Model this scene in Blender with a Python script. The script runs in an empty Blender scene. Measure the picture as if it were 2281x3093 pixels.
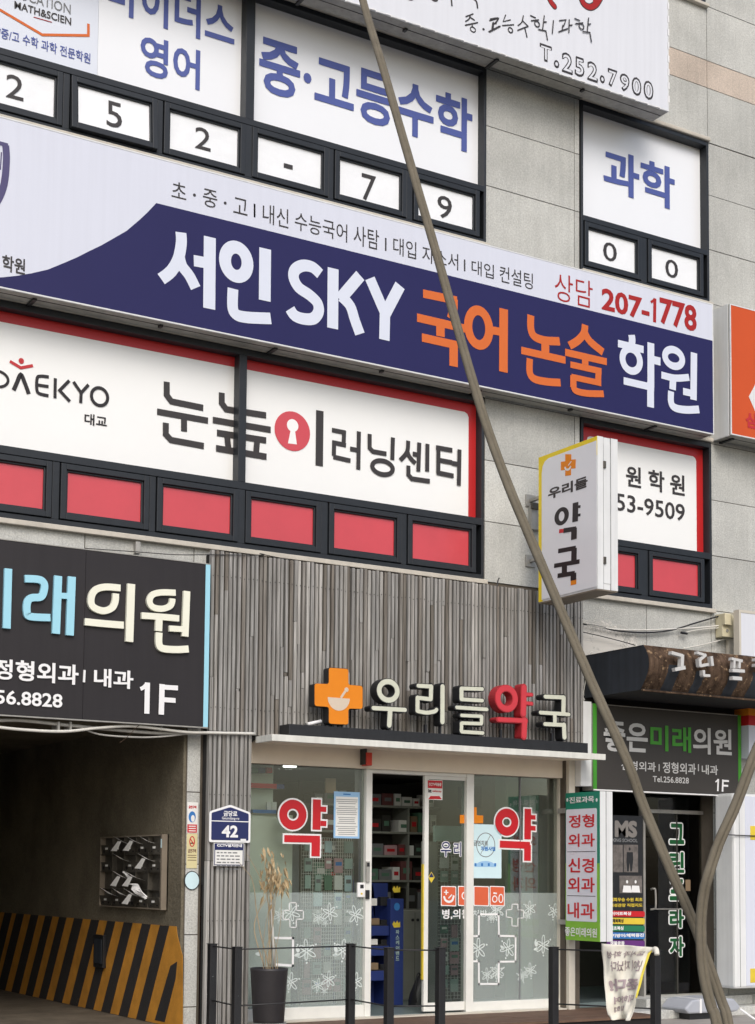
import bpy, bmesh, math, random
from mathutils import Vector, Matrix
random.seed(7)
R = math.radians
S = bpy.context.scene
COL = S.collection

# ------------------------------------------------------------------ camera, sky, sun, exposure
YAW, PITCH, ROLL, FPX, PPX, PPY = R(31.06), R(4.2398), R(.4867), 4681.6, 1140.0, 2294.8
IW, IH = 2281.0, 3093.0
CAM = Vector((0, -12.7, 1.35))
fwd = Vector((math.sin(YAW)*math.cos(PITCH), math.cos(YAW)*math.cos(PITCH), math.sin(PITCH)))
rt0 = Vector((math.cos(YAW), -math.sin(YAW), 0)); up0 = rt0.cross(fwd)
rt = rt0*math.cos(ROLL) + up0*math.sin(ROLL)
up = up0*math.cos(ROLL) - rt0*math.sin(ROLL)
cd = bpy.data.cameras.new('camera'); cam = bpy.data.objects.new('camera', cd); COL.objects.link(cam)
m = Matrix((rt, up, -fwd)).transposed().to_4x4(); m.translation = CAM; cam.matrix_world = m
cd.sensor_fit = 'VERTICAL'; cd.sensor_height = 24; cd.lens = FPX/IH*24
cd.shift_x = -(PPX-IW/2)/IH; cd.shift_y = (PPY-IH/2)/IH
cd.clip_start = .05; cd.clip_end = 2000
S.camera = cam

W = bpy.data.worlds.new('World'); S.world = W; W.use_nodes = True
nt = W.node_tree; bg = nt.nodes['Background']
sky = nt.nodes.new('ShaderNodeTexSky'); sky.sky_type = 'NISHITA'; sky.sun_disc = False
SUN_EL, SUN_AZ = R(40), R(200)      # azimuth clockwise from +Y (into the facade)
sky.sun_elevation = SUN_EL; sky.sun_rotation = SUN_AZ
sky.air_density = 1.0; sky.dust_density = 3.0; sky.ozone_density = 1.0
nt.links.new(sky.outputs[0], bg.inputs[0]); bg.inputs[1].default_value = .14
ld = bpy.data.lights.new('sun', 'SUN'); ld.energy = 1.2; ld.angle = R(30); ld.color = (1, .985, .965)
sun = bpy.data.objects.new('sun', ld); COL.objects.link(sun)
sd = Vector((math.sin(SUN_AZ)*math.cos(SUN_EL), math.cos(SUN_AZ)*math.cos(SUN_EL), math.sin(SUN_EL)))
sun.rotation_euler = sd.to_track_quat('Z', 'Y').to_euler(); sun.location = (0, -20, 30)
S.view_settings.view_transform = 'Standard'; S.view_settings.look = 'None'
S.view_settings.exposure = 0.2; S.view_settings.gamma = 1
S.render.engine = 'CYCLES'
S.cycles.max_bounces = 8; S.cycles.transparent_max_bounces = 12

# ------------------------------------------------------------------ tracing helpers
TS = 2.065
OFF = dict(A=(0,0),B=(740,0),C=(1481,0),D=(0,760),E=(740,760),F=(1481,760),G=(0,1540),H=(740,1540),I=(1481,1540),J=(0,2293),K=(740,2293),L=(1481,2293),P=(0,0))
def direction(k, u, v):
    s = 1 if k == 'P' else TS
    x, y = OFF[k][0]+u/s, OFF[k][1]+v/s
    return rt*((x-PPX)/FPX) - up*((y-PPY)/FPX) + fwd
class Plane:
    def __init__(s, o, U=(1,0,0), V=(0,0,1)):
        s.o, s.U, s.V = Vector(o), Vector(U).normalized(), Vector(V).normalized(); s.N = s.U.cross(s.V)
    def hit(s, k, u, v):
        d = direction(k, u, v); t = (s.o-CAM).dot(s.N)/d.dot(s.N); p = CAM+d*t-s.o
        return p.dot(s.U), p.dot(s.V)
    def pt(s, a, b, n=0): return s.o+s.U*a+s.V*b+s.N*n
    def sc(s, k, u, v): return abs(s.hit(k,u,v+8)[1]-s.hit(k,u,v-8)[1])/16
def WY(Y): return Plane((0, Y, 0))                      # parallel to the facade, faces the street
def WX(X): return Plane((X, 0, 0), (0,-1,0), (0,0,1))   # square to the facade, faces left
def at(k, u, v, Y=0):
    a, b = WY(Y).hit(k, u, v); return Vector((a, Y, b))
def at_depth(k, u, v, d): return CAM+direction(k, u, v)*d
def at_z(k, u, v, z):
    d = direction(k, u, v); return CAM+d*((z-CAM.z)/d.z)

# ------------------------------------------------------------------ materials
def lin(c): return tuple((x/255/12.92 if x/255 <= .04045 else ((x/255+.055)/1.055)**2.4) for x in c)
def mat(name, rgb, rough=.6, var=.12, scale=6, bump=0, bscale=60, metal=0, spec=.5, streak=0, rgb2=None, thr=.62, emit=0, coat=0, rand=0, speck=0):
    """base colour with two octaves of unevenness, optional vertical streaks, second colour blotches and fine relief"""
    M_ = bpy.data.materials.new(name); M_.use_nodes = True; n = M_.node_tree; b = n.nodes['Principled BSDF']; L = n.links
    c = lin(rgb) if max(rgb) > 1 else rgb
    tc = n.nodes.new('ShaderNodeNewGeometry'); src = tc.outputs['Position']
    nz = n.nodes.new('ShaderNodeTexNoise'); nz.inputs['Scale'].default_value = scale; nz.inputs['Detail'].default_value = 6; nz.inputs['Roughness'].default_value = .65
    L.new(src, nz.inputs['Vector'])
    mr = n.nodes.new('ShaderNodeMapRange'); mr.inputs['From Min'].default_value = .3; mr.inputs['From Max'].default_value = .7
    mr.inputs['To Min'].default_value = 1-var; mr.inputs['To Max'].default_value = 1+var*.6
    L.new(nz.outputs['Fac'], mr.inputs['Value'])
    mul = n.nodes.new('ShaderNodeVectorMath'); mul.operation = 'SCALE'; mul.inputs[0].default_value = c
    fac = mr.outputs[0]
    if streak:
        mp = n.nodes.new('ShaderNodeMapping'); mp.inputs['Scale'].default_value = (14, 14, .5); L.new(src, mp.inputs['Vector'])
        n2 = n.nodes.new('ShaderNodeTexNoise'); n2.inputs['Scale'].default_value = 1.4; n2.inputs['Detail'].default_value = 5; L.new(mp.outputs[0], n2.inputs['Vector'])
        m2 = n.nodes.new('ShaderNodeMapRange'); m2.inputs['From Min'].default_value = .35; m2.inputs['From Max'].default_value = .65
        m2.inputs['To Min'].default_value = 1-streak; m2.inputs['To Max'].default_value = 1
        L.new(n2.outputs['Fac'], m2.inputs['Value'])
        mm = n.nodes.new('ShaderNodeMath'); mm.operation = 'MULTIPLY'; L.new(fac, mm.inputs[0]); L.new(m2.outputs[0], mm.inputs[1]); fac = mm.outputs[0]
    if speck:
        ns = n.nodes.new('ShaderNodeTexNoise'); ns.inputs['Scale'].default_value = 55; ns.inputs['Detail'].default_value = 3; L.new(src, ns.inputs['Vector'])
        ms = n.nodes.new('ShaderNodeMapRange'); ms.inputs['From Min'].default_value = .32; ms.inputs['From Max'].default_value = .68
        ms.inputs['To Min'].default_value = 1-speck; ms.inputs['To Max'].default_value = 1+speck*.5; L.new(ns.outputs['Fac'], ms.inputs['Value'])
        mm = n.nodes.new('ShaderNodeMath'); mm.operation = 'MULTIPLY'; L.new(fac, mm.inputs[0]); L.new(ms.outputs[0], mm.inputs[1]); fac = mm.outputs[0]
    if rand:
        oi = n.nodes.new('ShaderNodeObjectInfo'); m3 = n.nodes.new('ShaderNodeMapRange'); L.new(oi.outputs['Random'], m3.inputs['Value'])
        m3.inputs['To Min'].default_value = 1-rand; m3.inputs['To Max'].default_value = 1+rand*.5
        mm = n.nodes.new('ShaderNodeMath'); mm.operation = 'MULTIPLY'; L.new(fac, mm.inputs[0]); L.new(m3.outputs[0], mm.inputs[1]); fac = mm.outputs[0]
    L.new(fac, mul.inputs['Scale']); out = mul.outputs[0]
    if rgb2:
        n4 = n.nodes.new('ShaderNodeTexNoise'); n4.inputs['Scale'].default_value = scale*1.7; n4.inputs['Detail'].default_value = 8; n4.inputs['Roughness'].default_value = .7; L.new(src, n4.inputs['Vector'])
        m4 = n.nodes.new('ShaderNodeMapRange'); m4.inputs['From Min'].default_value = thr; m4.inputs['From Max'].default_value = thr+.06; L.new(n4.outputs['Fac'], m4.inputs['Value'])
        mx = n.nodes.new('ShaderNodeMix'); mx.data_type = 'RGBA'; L.new(m4.outputs[0], mx.inputs['Factor']); L.new(out, mx.inputs['A']); mx.inputs['B'].default_value = (*lin(rgb2), 1); out = mx.outputs['Result']
    L.new(out, b.inputs['Base Color'])
    b.inputs['Roughness'].default_value = rough; b.inputs['Metallic'].default_value = metal; b.inputs['Specular IOR Level'].default_value = spec
    if coat: b.inputs['Coat Weight'].default_value = coat; b.inputs['Coat Roughness'].default_value = .12
    if emit: b.inputs['Emission Color'].default_value = (*c, 1); b.inputs['Emission Strength'].default_value = emit
    if bump:
        n5 = n.nodes.new('ShaderNodeTexNoise'); n5.inputs['Scale'].default_value = bscale; n5.inputs['Detail'].default_value = 4; L.new(src, n5.inputs['Vector'])
        bp = n.nodes.new('ShaderNodeBump'); bp.inputs['Strength'].default_value = bump; bp.inputs['Distance'].default_value = .01; L.new(n5.outputs['Fac'], bp.inputs['Height']); L.new(bp.outputs[0], b.inputs['Normal'])
    return M_
def glass(name, tint=(.86,.93,.9), ior=1.62):
    M_ = bpy.data.materials.new(name); M_.use_nodes = True; n = M_.node_tree; n.nodes.clear(); L = n.links
    o = n.nodes.new('ShaderNodeOutputMaterial'); t = n.nodes.new('ShaderNodeBsdfTransparent'); t.inputs[0].default_value = (*tint, 1)
    g = n.nodes.new('ShaderNodeBsdfGlossy'); g.inputs['Roughness'].default_value = .015
    f = n.nodes.new('ShaderNodeFresnel'); f.inputs['IOR'].default_value = ior
    x = n.nodes.new('ShaderNodeMixShader'); L.new(f.outputs[0], x.inputs[0]); L.new(t.outputs[0], x.inputs[1]); L.new(g.outputs[0], x.inputs[2]); L.new(x.outputs[0], o.inputs[0])
    return M_
def frosted(name, rgb, op):
    M_ = bpy.data.materials.new(name); M_.use_nodes = True; n = M_.node_tree; n.nodes.clear(); L = n.links
    o = n.nodes.new('ShaderNodeOutputMaterial'); t = n.nodes.new('ShaderNodeBsdfTransparent')
    g = n.nodes.new('ShaderNodeBsdfDiffuse'); g.inputs[0].default_value = (*lin(rgb), 1)
    x = n.nodes.new('ShaderNodeMixShader'); x.inputs[0].default_value = op; L.new(t.outputs[0], x.inputs[1]); L.new(g.outputs[0], x.inputs[2]); L.new(x.outputs[0], o.inputs[0])
    return M_

def streaky_stone(name, rgb, rand=.1, scale=2.0):
    return mat(name, rgb, .85, .2, 1.3, .5, 90, rand=rand, spec=.25, speck=.18, streak=.07)
MT = {}
MT['stone'] = streaky_stone('granite_cladding', (200,201,196), .12)
MT['pinkstone'] = streaky_stone('pink_granite_cladding', (208,194,180), .04)
MT['joint'] = mat('dark_joint', (92,84,74), .95, .2)
MT['concrete'] = mat('rough_concrete', (120,113,97), .95, .35, 1.3, 1.0, 26, rgb2=(112,104,90), thr=.64, spec=.15, speck=.2)
MT['concretedark'] = mat('garage_concrete', (112,108,98), .95, .4, 1.6, .4, 40, streak=.2, spec=.15)
MT['asphalt'] = mat('asphalt', (112,111,108), .95, .3, 5, .6, 140, spec=.2)
MT['pavers'] = mat('pale_paving', (162,157,150), .9, .2, 3, .3, 60)
MT['dimgrey'] = mat('dim_grey_print', (128,124,120), .7, .05)
MT['paving'] = mat('garage_floor_concrete', (104,96,84), .9, .35, 3, .3, 60, rgb2=(84,78,70), thr=.6, spec=.2)
MT['frame'] = mat('dark_window_aluminium', (42,46,51), .45, .12, 9, .03, 40, metal=.15, spec=.4)
MT['frameedge'] = mat('light_sill_stone', (196,190,178), .75, .15, 8, .2, 90)
MT['film'] = mat('white_window_film', (240,243,247), .35, .02, 1.2, .25, 2.2, coat=.45)
MT['filmgrey'] = mat('greyish_window_film', (222,228,239), .35, .02, 1.2, coat=.25)
MT['filmcream'] = mat('offwhite_window_film', (243,244,242), .35, .02, 1.2, .25, 2.2, coat=.45)
MT['paper'] = mat('taped_white_sheet', (240,243,246), .5, .03, 5, .9, 6)
MT['redfilm'] = mat('red_window_film', (205,66,74), .3, .08, 1.5, .3, 5, coat=.6)
MT['redborder'] = mat('red_border_print', (190,34,36), .4, .05, 2, coat=.2)
MT['ink'] = mat('black_ink', (52,48,48), .5, .05)
MT['blackink'] = mat('deep_black_ink', (28,22,26), .5, .05)
MT['blueink'] = mat('blue_violet_ink', (78,92,160), .45, .06, 8)
MT['signwhite'] = mat('white_flex_sign_face', (214,218,231), .45, .015, 1, streak=.03)
MT['topsign'] = mat('white_banner_cloth', (222,225,232), .6, .02, 1.2, .1, 12, streak=.04)
MT['navy'] = mat('navy_flex_sign_face', (38,37,86), .45, .05, 1, spec=.25)
MT['skywhite'] = mat('white_sign_print', (216,222,236), .45, .02)
MT['orangeink'] = mat('orange_sign_print', (212,108,50), .5, .03, spec=.3)
MT['redink'] = mat('red_sign_print', (166,36,34), .5, .04, spec=.3)
MT['purpleink'] = mat('faded_purple_print', (74,68,112), .45, .04)
MT['alu'] = mat('sign_box_aluminium', (168,166,160), .5, .2, 6, .05, 30, metal=.3, streak=.15)
MT['whitebox'] = mat('white_painted_sign_box', (226,228,228), .45, .05, 4, streak=.08)
MT['clinic'] = mat('charcoal_sign_panel', (46,43,45), .45, .08, 1.5, streak=.1, spec=.3)
MT['clinic2'] = mat('dark_brown_sign_panel', (58,54,50), .5, .08, 1.5)
MT['sky'] = mat('light_blue_acrylic', (158,214,232), .4, .03)
MT['cream'] = mat('cream_acrylic', (236,236,218), .4, .03)
MT['whiteacr'] = mat('white_acrylic', (236,236,236), .45, .03)
MT['greyacr'] = mat('grey_white_acrylic', (200,200,198), .45, .05)
MT['greenacr'] = mat('green_acrylic', (66,150,40), .45, .05)
MT['orangesign'] = mat('orange_sign_face', (204,84,38), .5, .04, 2, spec=.3)
MT['letterface'] = mat('channel_letter_face', (206,208,190), .5, .06, 20)
MT['black'] = mat('black_painted_metal', (34,35,38), .45, .2, 8, .1, 30, streak=.2)
MT['letterside'] = mat('black_letter_return', (30,31,34), .5, .15, 8)
MT['crossorange'] = mat('orange_cross_face', (226,134,28), .5, .04, spec=.3)
MT['bowl'] = mat('mortar_print', (212,196,176), .5, .05)
MT['letterred'] = mat('red_letter_face', (202,56,66), .45, .06)
MT['letterredside'] = mat('red_letter_return', (170,42,50), .5, .1)
MT['canopy'] = mat('white_painted_canopy_edge', (222,222,214), .5, .08, 6, .1, 30, rgb2=(176,128,84), thr=.72, streak=.12)
MT['soffit'] = mat('beige_soffit', (232,220,202), .7, .06, 3)
MT['beige'] = mat('cream_aluminium', (206,200,186), .5, .08, 4)
MT['shopwhite'] = mat('white_shop_frame', (226,226,220), .4, .06, 6)
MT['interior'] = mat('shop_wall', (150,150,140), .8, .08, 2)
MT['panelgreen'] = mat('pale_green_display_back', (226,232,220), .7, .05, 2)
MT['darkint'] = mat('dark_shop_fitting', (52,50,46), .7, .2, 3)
MT['shelf'] = mat('shelf_laminate', (140,142,134), .6, .1, 3)
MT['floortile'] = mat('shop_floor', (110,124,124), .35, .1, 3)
MT['blue'] = mat('blue_display_stand', (34,52,116), .5, .1, 4)
MT['darkblue'] = mat('address_plate_blue', (34,42,92), .35, .04)
MT['signblue'] = mat('pale_blue_poster', (150,192,228), .5, .04)
MT['paleblue'] = mat('paleblue_poster', (206,232,238), .5, .04)
MT['white'] = mat('white_paper', (230,230,226), .6, .04, 9)
MT['greyprint'] = mat('grey_print', (120,122,124), .6, .1, 20)
MT['stickred'] = mat('red_sticker', (198,28,38), .4, .03)
MT['orangestick'] = mat('orange_sticker', (214,98,62), .45, .05)
MT['decal'] = frosted('white_etch_decal', (232,240,238), .72)
MT['frost'] = frosted('frosted_film', (214,226,222), .2)
MT['frost2'] = frosted('faint_frosting', (210,220,214), .12)
MT['glass'] = glass('shop_glass', (.92,.96,.94))
MT['glassdark'] = glass('door_glass', (.80,.86,.83))
MT['yellow'] = mat('worn_yellow_paint', (198,138,46), .85, .25, 4, .3, 50, rgb2=(90,78,58), thr=.68)
MT['blackpaint'] = mat('worn_black_paint', (44,42,42), .8, .25, 4, .3, 50, rgb2=(120,104,74), thr=.69)
MT['rust'] = mat('rusty_sheet_metal', (98,80,66), .92, .5, 8, .6, 50, streak=.6, rgb2=(146,122,96), thr=.57, spec=.12)
MT['darkmetal'] = mat('dark_blue_grey_sheet', (44,50,58), .6, .2, 4, .1, 30, streak=.3, rgb2=(88,50,38), thr=.7)
MT['underside'] = mat('sooty_underside', (30,28,28), .9, .2)  # uneven near-black; on some parts it stands in for shade
MT['conduit'] = mat('grey_conduit', (176,174,168), .5, .1, 10)
MT['wireblack'] = mat('black_wire', (36,36,38), .5, .05)
MT['wirewhite'] = mat('white_wire', (214,212,204), .5, .05)
MT['steel'] = mat('stainless_mailbox', (88,84,76), .5, .3, 7, .2, 30, metal=.35)
MT['steelcream'] = mat('mailbox_edge', (128,118,104), .55, .15, 7)
MT['railing'] = mat('chipped_black_railing', (32,32,34), .45, .2, 12, .2, 60, rgb2=(150,156,156), thr=.66)
MT['cable'] = mat('weathered_brown_cable', (112,105,91), .85, .16, 9, .35, 55, rgb2=(88,80,68), thr=.66, spec=.2)
MT['pot'] = mat('dark_glazed_pot', (48,46,48), .45, .2, 7, .1, 40)
MT['dry'] = mat('dry_leaves', (186,164,126), .8, .3, 30, rand=.2)
MT['drystem'] = mat('dry_stems', (172,154,126), .8, .3, 30)
MT['soil'] = mat('dry_soil', (70,54,40), .95, .4, 30, .6, 90)
MT['plank'] = mat('brown_deck_wood', (104,80,64), .75, .25, 6, .2, 60, rand=.12)
MT['cloth'] = mat('yellowish_banner_back', (226,223,210), .8, .08, 5, .1, 30)
MT['clothprint'] = mat('showthrough_print', (172,156,160), .8, .1, 5)
MT['clothyellow'] = mat('yellow_banner_edge', (232,214,84), .8, .06, 5)
MT['plastic'] = mat('grey_plastic', (172,176,184), .5, .06, 5)
MT['creambox'] = mat('cream_plastic_box', (206,198,168), .5, .06, 6)
MT['teal'] = mat('teal_sign_face', (22,128,104), .45, .05)
MT['lime'] = mat('lime_sign_face', (128,184,54), .45, .05)
MT['lightpanel'] = mat('pale_lilac_panel', (218,220,230), .45, .03)
MT['psign'] = mat('pale_grey_sign_face', (224,226,230), .45, .03, 2, coat=.1)
MT['signyellow'] = mat('yellow_sign_edge', (232,206,40), .45, .03)
MT['redlamp'] = mat('red_lamp_box', (200,52,28), .4, .05)
MT['doorgreen'] = mat('dark_green_sticker', (10,84,42), .4, .05)
MT['redpaint'] = mat('red_banner_strip', (176,30,52), .6, .08)
MT['lamp'] = mat('lamp_glow', (1,.98,.92), .5, 0, emit=2.5)
MT['pinkbox'] = mat('pink_pack', (186,150,154), .6, .1); MT['greenbox'] = mat('green_pack', (88,128,106), .6, .1)
MT['mintbox'] = mat('mint_pack', (170,192,184), .6, .1); MT['yellowbox'] = mat('yellow_print', (222,196,60), .6, .1)
MT['redbox'] = mat('maroon_pack', (112,64,64), .6, .1); MT['cardboard'] = mat('cardboard', (132,112,88), .8, .1)
MT['purple'] = mat('purple_print', (98,44,120), .6, .1); MT['bluebar'] = mat('blue_print', (50,120,190), .6, .1); MT['greenbar'] = mat('green_print', (30,120,84), .6, .1)
MT['pink'] = mat('grey_photo_print', (110,104,100), .6, .5, 14)
MT['efflo'] = mat('white_bloom', (216,212,204), .9, .3, 20)

def wood_mat():
    M_ = bpy.data.materials.new('weathered_grey_slat'); M_.use_nodes = True; n = M_.node_tree; b = n.nodes['Principled BSDF']; L = n.links
    g = n.nodes.new('ShaderNodeNewGeometry'); oi = n.nodes.new('ShaderNodeObjectInfo')
    sc = n.nodes.new('ShaderNodeVectorMath'); sc.operation = 'ADD'; L.new(g.outputs['Position'], sc.inputs[0]); L.new(oi.outputs['Random'], sc.inputs[1])
    mp = n.nodes.new('ShaderNodeMapping'); mp.inputs['Scale'].default_value = (60, 60, 1.6); L.new(sc.outputs[0], mp.inputs[0])
    nz = n.nodes.new('ShaderNodeTexNoise'); nz.inputs['Scale'].default_value = 1.3; nz.inputs['Detail'].default_value = 7; L.new(mp.outputs[0], nz.inputs['Vector'])
    cr = n.nodes.new('ShaderNodeValToRGB'); e = cr.color_ramp.elements
    e[0].position = .25; e[0].color = (*lin((112,110,106)), 1); e[1].position = .70; e[1].color = (*lin((176,175,172)), 1)
    x = cr.color_ramp.elements.new(.5); x.color = (*lin((146,145,142)), 1)
    L.new(nz.outputs['Fac'], cr.inputs[0])
    cr2 = n.nodes.new('ShaderNodeValToRGB'); e = cr2.color_ramp.elements; cr2.color_ramp.interpolation = 'LINEAR'
    e[0].position = 0; e[0].color = (.50,.46,.41,1); e[1].position = 1; e[1].color = (1.45,1.43,1.4,1)
    for p_, c_ in ((.08,(.70,.64,.58,1)),(.2,(.86,.85,.84,1)),(.6,(.98,.98,.98,1)),(.9,(1.02,1.0,.97,1))):
        x = cr2.color_ramp.elements.new(p_); x.color = c_
    L.new(oi.outputs['Random'], cr2.inputs[0])
    mu = n.nodes.new('ShaderNodeVectorMath'); mu.operation = 'MULTIPLY'; L.new(cr.outputs[0], mu.inputs[0]); L.new(cr2.outputs[0], mu.inputs[1])
    L.new(mu.outputs[0], b.inputs['Base Color']); b.inputs['Roughness'].default_value = .85; b.inputs['Specular IOR Level'].default_value = .2
    bp = n.nodes.new('ShaderNodeBump'); bp.inputs['Strength'].default_value = .3; bp.inputs['Distance'].default_value = .004; L.new(nz.outputs['Fac'], bp.inputs['Height']); L.new(bp.outputs[0], b.inputs['Normal'])
    return M_
MT['slat'] = wood_mat()

# ------------------------------------------------------------------ object helpers
BASE = {}
def thing(name, label, cat, loc, group=None):
    o = bpy.data.objects.new(name, None); COL.objects.link(o); o.location = loc; o.empty_display_size = .1
    o['label'] = label; o['category'] = cat
    if group: o['group'] = group
    BASE[o.name] = Vector(loc); return o
def base(o): return BASE.get(o.name, Vector((0,0,0))) if o else Vector((0,0,0))
def build(name, V, F, mt, parent=None, bevel=0, smooth=False, label=None):
    b = base(parent)
    me = bpy.data.meshes.new(name); me.from_pydata([tuple(Vector(v)-b) for v in V], [], F); me.update()
    me.materials.append(MT[mt] if isinstance(mt, str) else mt)
    if smooth:
        for p in me.polygons: p.use_smooth = True
    o = bpy.data.objects.new(name, me); COL.objects.link(o)
    if parent: o.parent = parent; BASE[o.name] = b
    if bevel:
        md = o.modifiers.new('bevel', 'BEVEL'); md.width = bevel; md.segments = 2; md.limit_method = 'ANGLE'; md.harden_normals = False
    if label: o['label'] = label
    return o
def single(o, label, cat, group=None, kind=None):
    if kind: o['kind'] = kind; return o
    o['label'] = label; o['category'] = cat
    if group: o['group'] = group
    return o
class G:
    """collects simple solids into one mesh"""
    def __init__(s): s.V = []; s.F = []
    def add(s, V, F):
        n = len(s.V); s.V += [Vector(v) for v in V]; s.F += [tuple(i+n for i in f) for f in F]; return s
    def box(s, x0, x1, y0, y1, z0, z1):
        x0,x1 = min(x0,x1),max(x0,x1); y0,y1 = min(y0,y1),max(y0,y1); z0,z1 = min(z0,z1),max(z0,z1)
        return s.add([(x0,y0,z0),(x1,y0,z0),(x1,y1,z0),(x0,y1,z0),(x0,y0,z1),(x1,y0,z1),(x1,y1,z1),(x0,y1,z1)],
                     [(0,3,2,1),(4,5,6,7),(0,1,5,4),(1,2,6,5),(2,3,7,6),(3,0,4,7)])
    def prism(s, pl, pts, n0, n1):
        """pts: (a,b) on plane pl, solid from n0 (back) to n1 (front); n0==n1 gives a sheet"""
        if sum(pts[i][0]*pts[(i+1)%len(pts)][1]-pts[(i+1)%len(pts)][0]*pts[i][1] for i in range(len(pts))) < 0: pts = pts[::-1]
        k = len(pts)
        if abs(n0-n1) < 1e-7: return s.add([pl.pt(a,b,n1) for a,b in pts], [tuple(range(k))])
        V = [pl.pt(a,b,n0) for a,b in pts]+[pl.pt(a,b,n1) for a,b in pts]
        F = [tuple(range(k))[::-1], tuple(range(k,2*k))]+[(i,(i+1)%k,(i+1)%k+k,i+k) for i in range(k)]
        return s.add(V, F)
    def rect(s, pl, a0, a1, b0, b1, n0, n1): return s.prism(pl, [(a0,b0),(a1,b0),(a1,b1),(a0,b1)], n0, n1)
    def frame(s, pl, a0, a1, b0, b1, w, n0, n1):
        if not isinstance(w, (tuple, list)): w = (w,)*4          # left right bottom top
        s.rect(pl, a0, a0+w[0], b0, b1, n0, n1); s.rect(pl, a1-w[1], a1, b0, b1, n0, n1)
        s.rect(pl, a0+w[0], a1-w[1], b0, b0+w[2], n0, n1); s.rect(pl, a0+w[0], a1-w[1], b1-w[3], b1, n0, n1); return s
    def tube(s, pts, r, seg=8, closed=True, lobes=False):
        pts = [Vector(p) for p in pts]; n = len(pts); base_ = len(s.V)
        prev = None
        for i, p in enumerate(pts):
            d = (pts[min(i+1,n-1)]-pts[max(i-1,0)]).normalized()
            if prev is None:
                a = d.cross(Vector((0,0,1)))
                if a.length < .1: a = d.cross(Vector((0,1,0)))
            else: a = prev-d*prev.dot(d)
            a.normalize(); prev = a; b = d.cross(a); rr = r[i] if isinstance(r, (list, tuple)) else r
            for j in range(seg):
                t = 2*math.pi*j/seg; q = rr
                s.V.append(p+(a*math.cos(t)+b*math.sin(t))*q)
        for i in range(n-1):
            for j in range(seg):
                k = (j+1) % seg
                s.F.append((base_+i*seg+j, base_+i*seg+k, base_+(i+1)*seg+k, base_+(i+1)*seg+j))
        s.F.append(tuple(base_+j for j in range(seg))[::-1]); s.F.append(tuple(base_+(n-1)*seg+j for j in range(seg)))
        return s
    def lathe(s, c, prof, seg=28):
        b0 = len(s.V)
        for r, z in prof:
            for j in range(seg):
                t = 2*math.pi*j/seg; s.V.append(Vector(c)+Vector((r*math.cos(t), r*math.sin(t), z)))
        for i in range(len(prof)-1):
            for j in range(seg):
                k = (j+1)%seg; s.F.append((b0+i*seg+j, b0+i*seg+k, b0+(i+1)*seg+k, b0+(i+1)*seg+j))
        s.F.append(tuple(b0+j for j in range(seg))[::-1]); s.F.append(tuple(b0+(len(prof)-1)*seg+j for j in range(seg))); return s
    def build(s, name, mt, parent=None, bevel=0, smooth=False, label=None): return build(name, s.V, s.F, mt, parent, bevel, smooth, label)
def smoothpath(pts, n=6):
    pts = [Vector(p) for p in pts]; out = []
    for i in range(len(pts)-1):
        p0, p1, p2, p3 = pts[max(i-1,0)], pts[i], pts[i+1], pts[min(i+2,len(pts)-1)]
        for j in range(n):
            t = j/n; out.append(.5*((2*p1)+(-p0+p2)*t+(2*p0-5*p1+4*p2-p3)*t*t+(-p0+3*p1-3*p2+p3)*t**3))
    return out+[pts[-1]]
def tagstruct(o): o['kind'] = 'structure'; return o

# ------------------------------------------------------------------ lettering helpers
def roundpoly(pts, r, seg=4):
    out = []; n = len(pts)
    for i in range(n):
        p, a, b = Vector((*pts[i],)), Vector((*pts[i-1],)), Vector((*pts[(i+1)%n],))
        da, db = a-p, b-p; q = min(r, da.length*.45, db.length*.45)
        s_, e_ = p+da.normalized()*q, p+db.normalized()*q
        for j in range(seg+1):
            t = j/seg; out.append(tuple((1-t)**2*s_+2*t*(1-t)*p+t*t*e_))
    return out
def ribbon(g, pl, P, w, n0, n1, cap=None):
    P = [Vector(p) for p in P]; L_, R_ = [], []; h = w/2
    for i, p in enumerate(P):
        d0 = (p-P[i-1]).normalized() if i else None; d1 = (P[i+1]-p).normalized() if i < len(P)-1 else None
        if d0 is None: d0 = d1
        if d1 is None: d1 = d0
        t = (d0+d1).normalized() if (d0+d1).length > .2 else d0; nrm = Vector((-t.y, t.x)); c = max(.55, nrm.dot(Vector((-d0.y, d0.x))))
        L_.append(p+nrm*h/c); R_.append(p-nrm*h/c)
    poly = []
    if cap == 'r':
        d = (P[-1]-P[-2]).normalized(); a = math.atan2(d.y, d.x)
        end = [P[-1]+Vector((math.cos(a+t), math.sin(a+t)))*h for t in [math.pi/2-math.pi*j/6 for j in range(1,6)]]
        d = (P[0]-P[1]).normalized(); a = math.atan2(d.y, d.x)
        st = [P[0]+Vector((math.cos(a+t), math.sin(a+t)))*h for t in [math.pi/2-math.pi*j/6 for j in range(1,6)]]
    else: end, st = [], []
    # quads along the path keep concave letters clean
    k = len(P)
    for i in range(k-1): g.prism(pl, [tuple(L_[i]), tuple(R_[i]), tuple(R_[i+1]), tuple(L_[i+1])], n0, n1)
    if cap == 'r':
        g.prism(pl, [tuple(L_[-1])]+[tuple(q) for q in end]+[tuple(R_[-1])], n0, n1)
        g.prism(pl, [tuple(R_[0])]+[tuple(q) for q in st]+[tuple(L_[0])], n0, n1)
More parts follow.
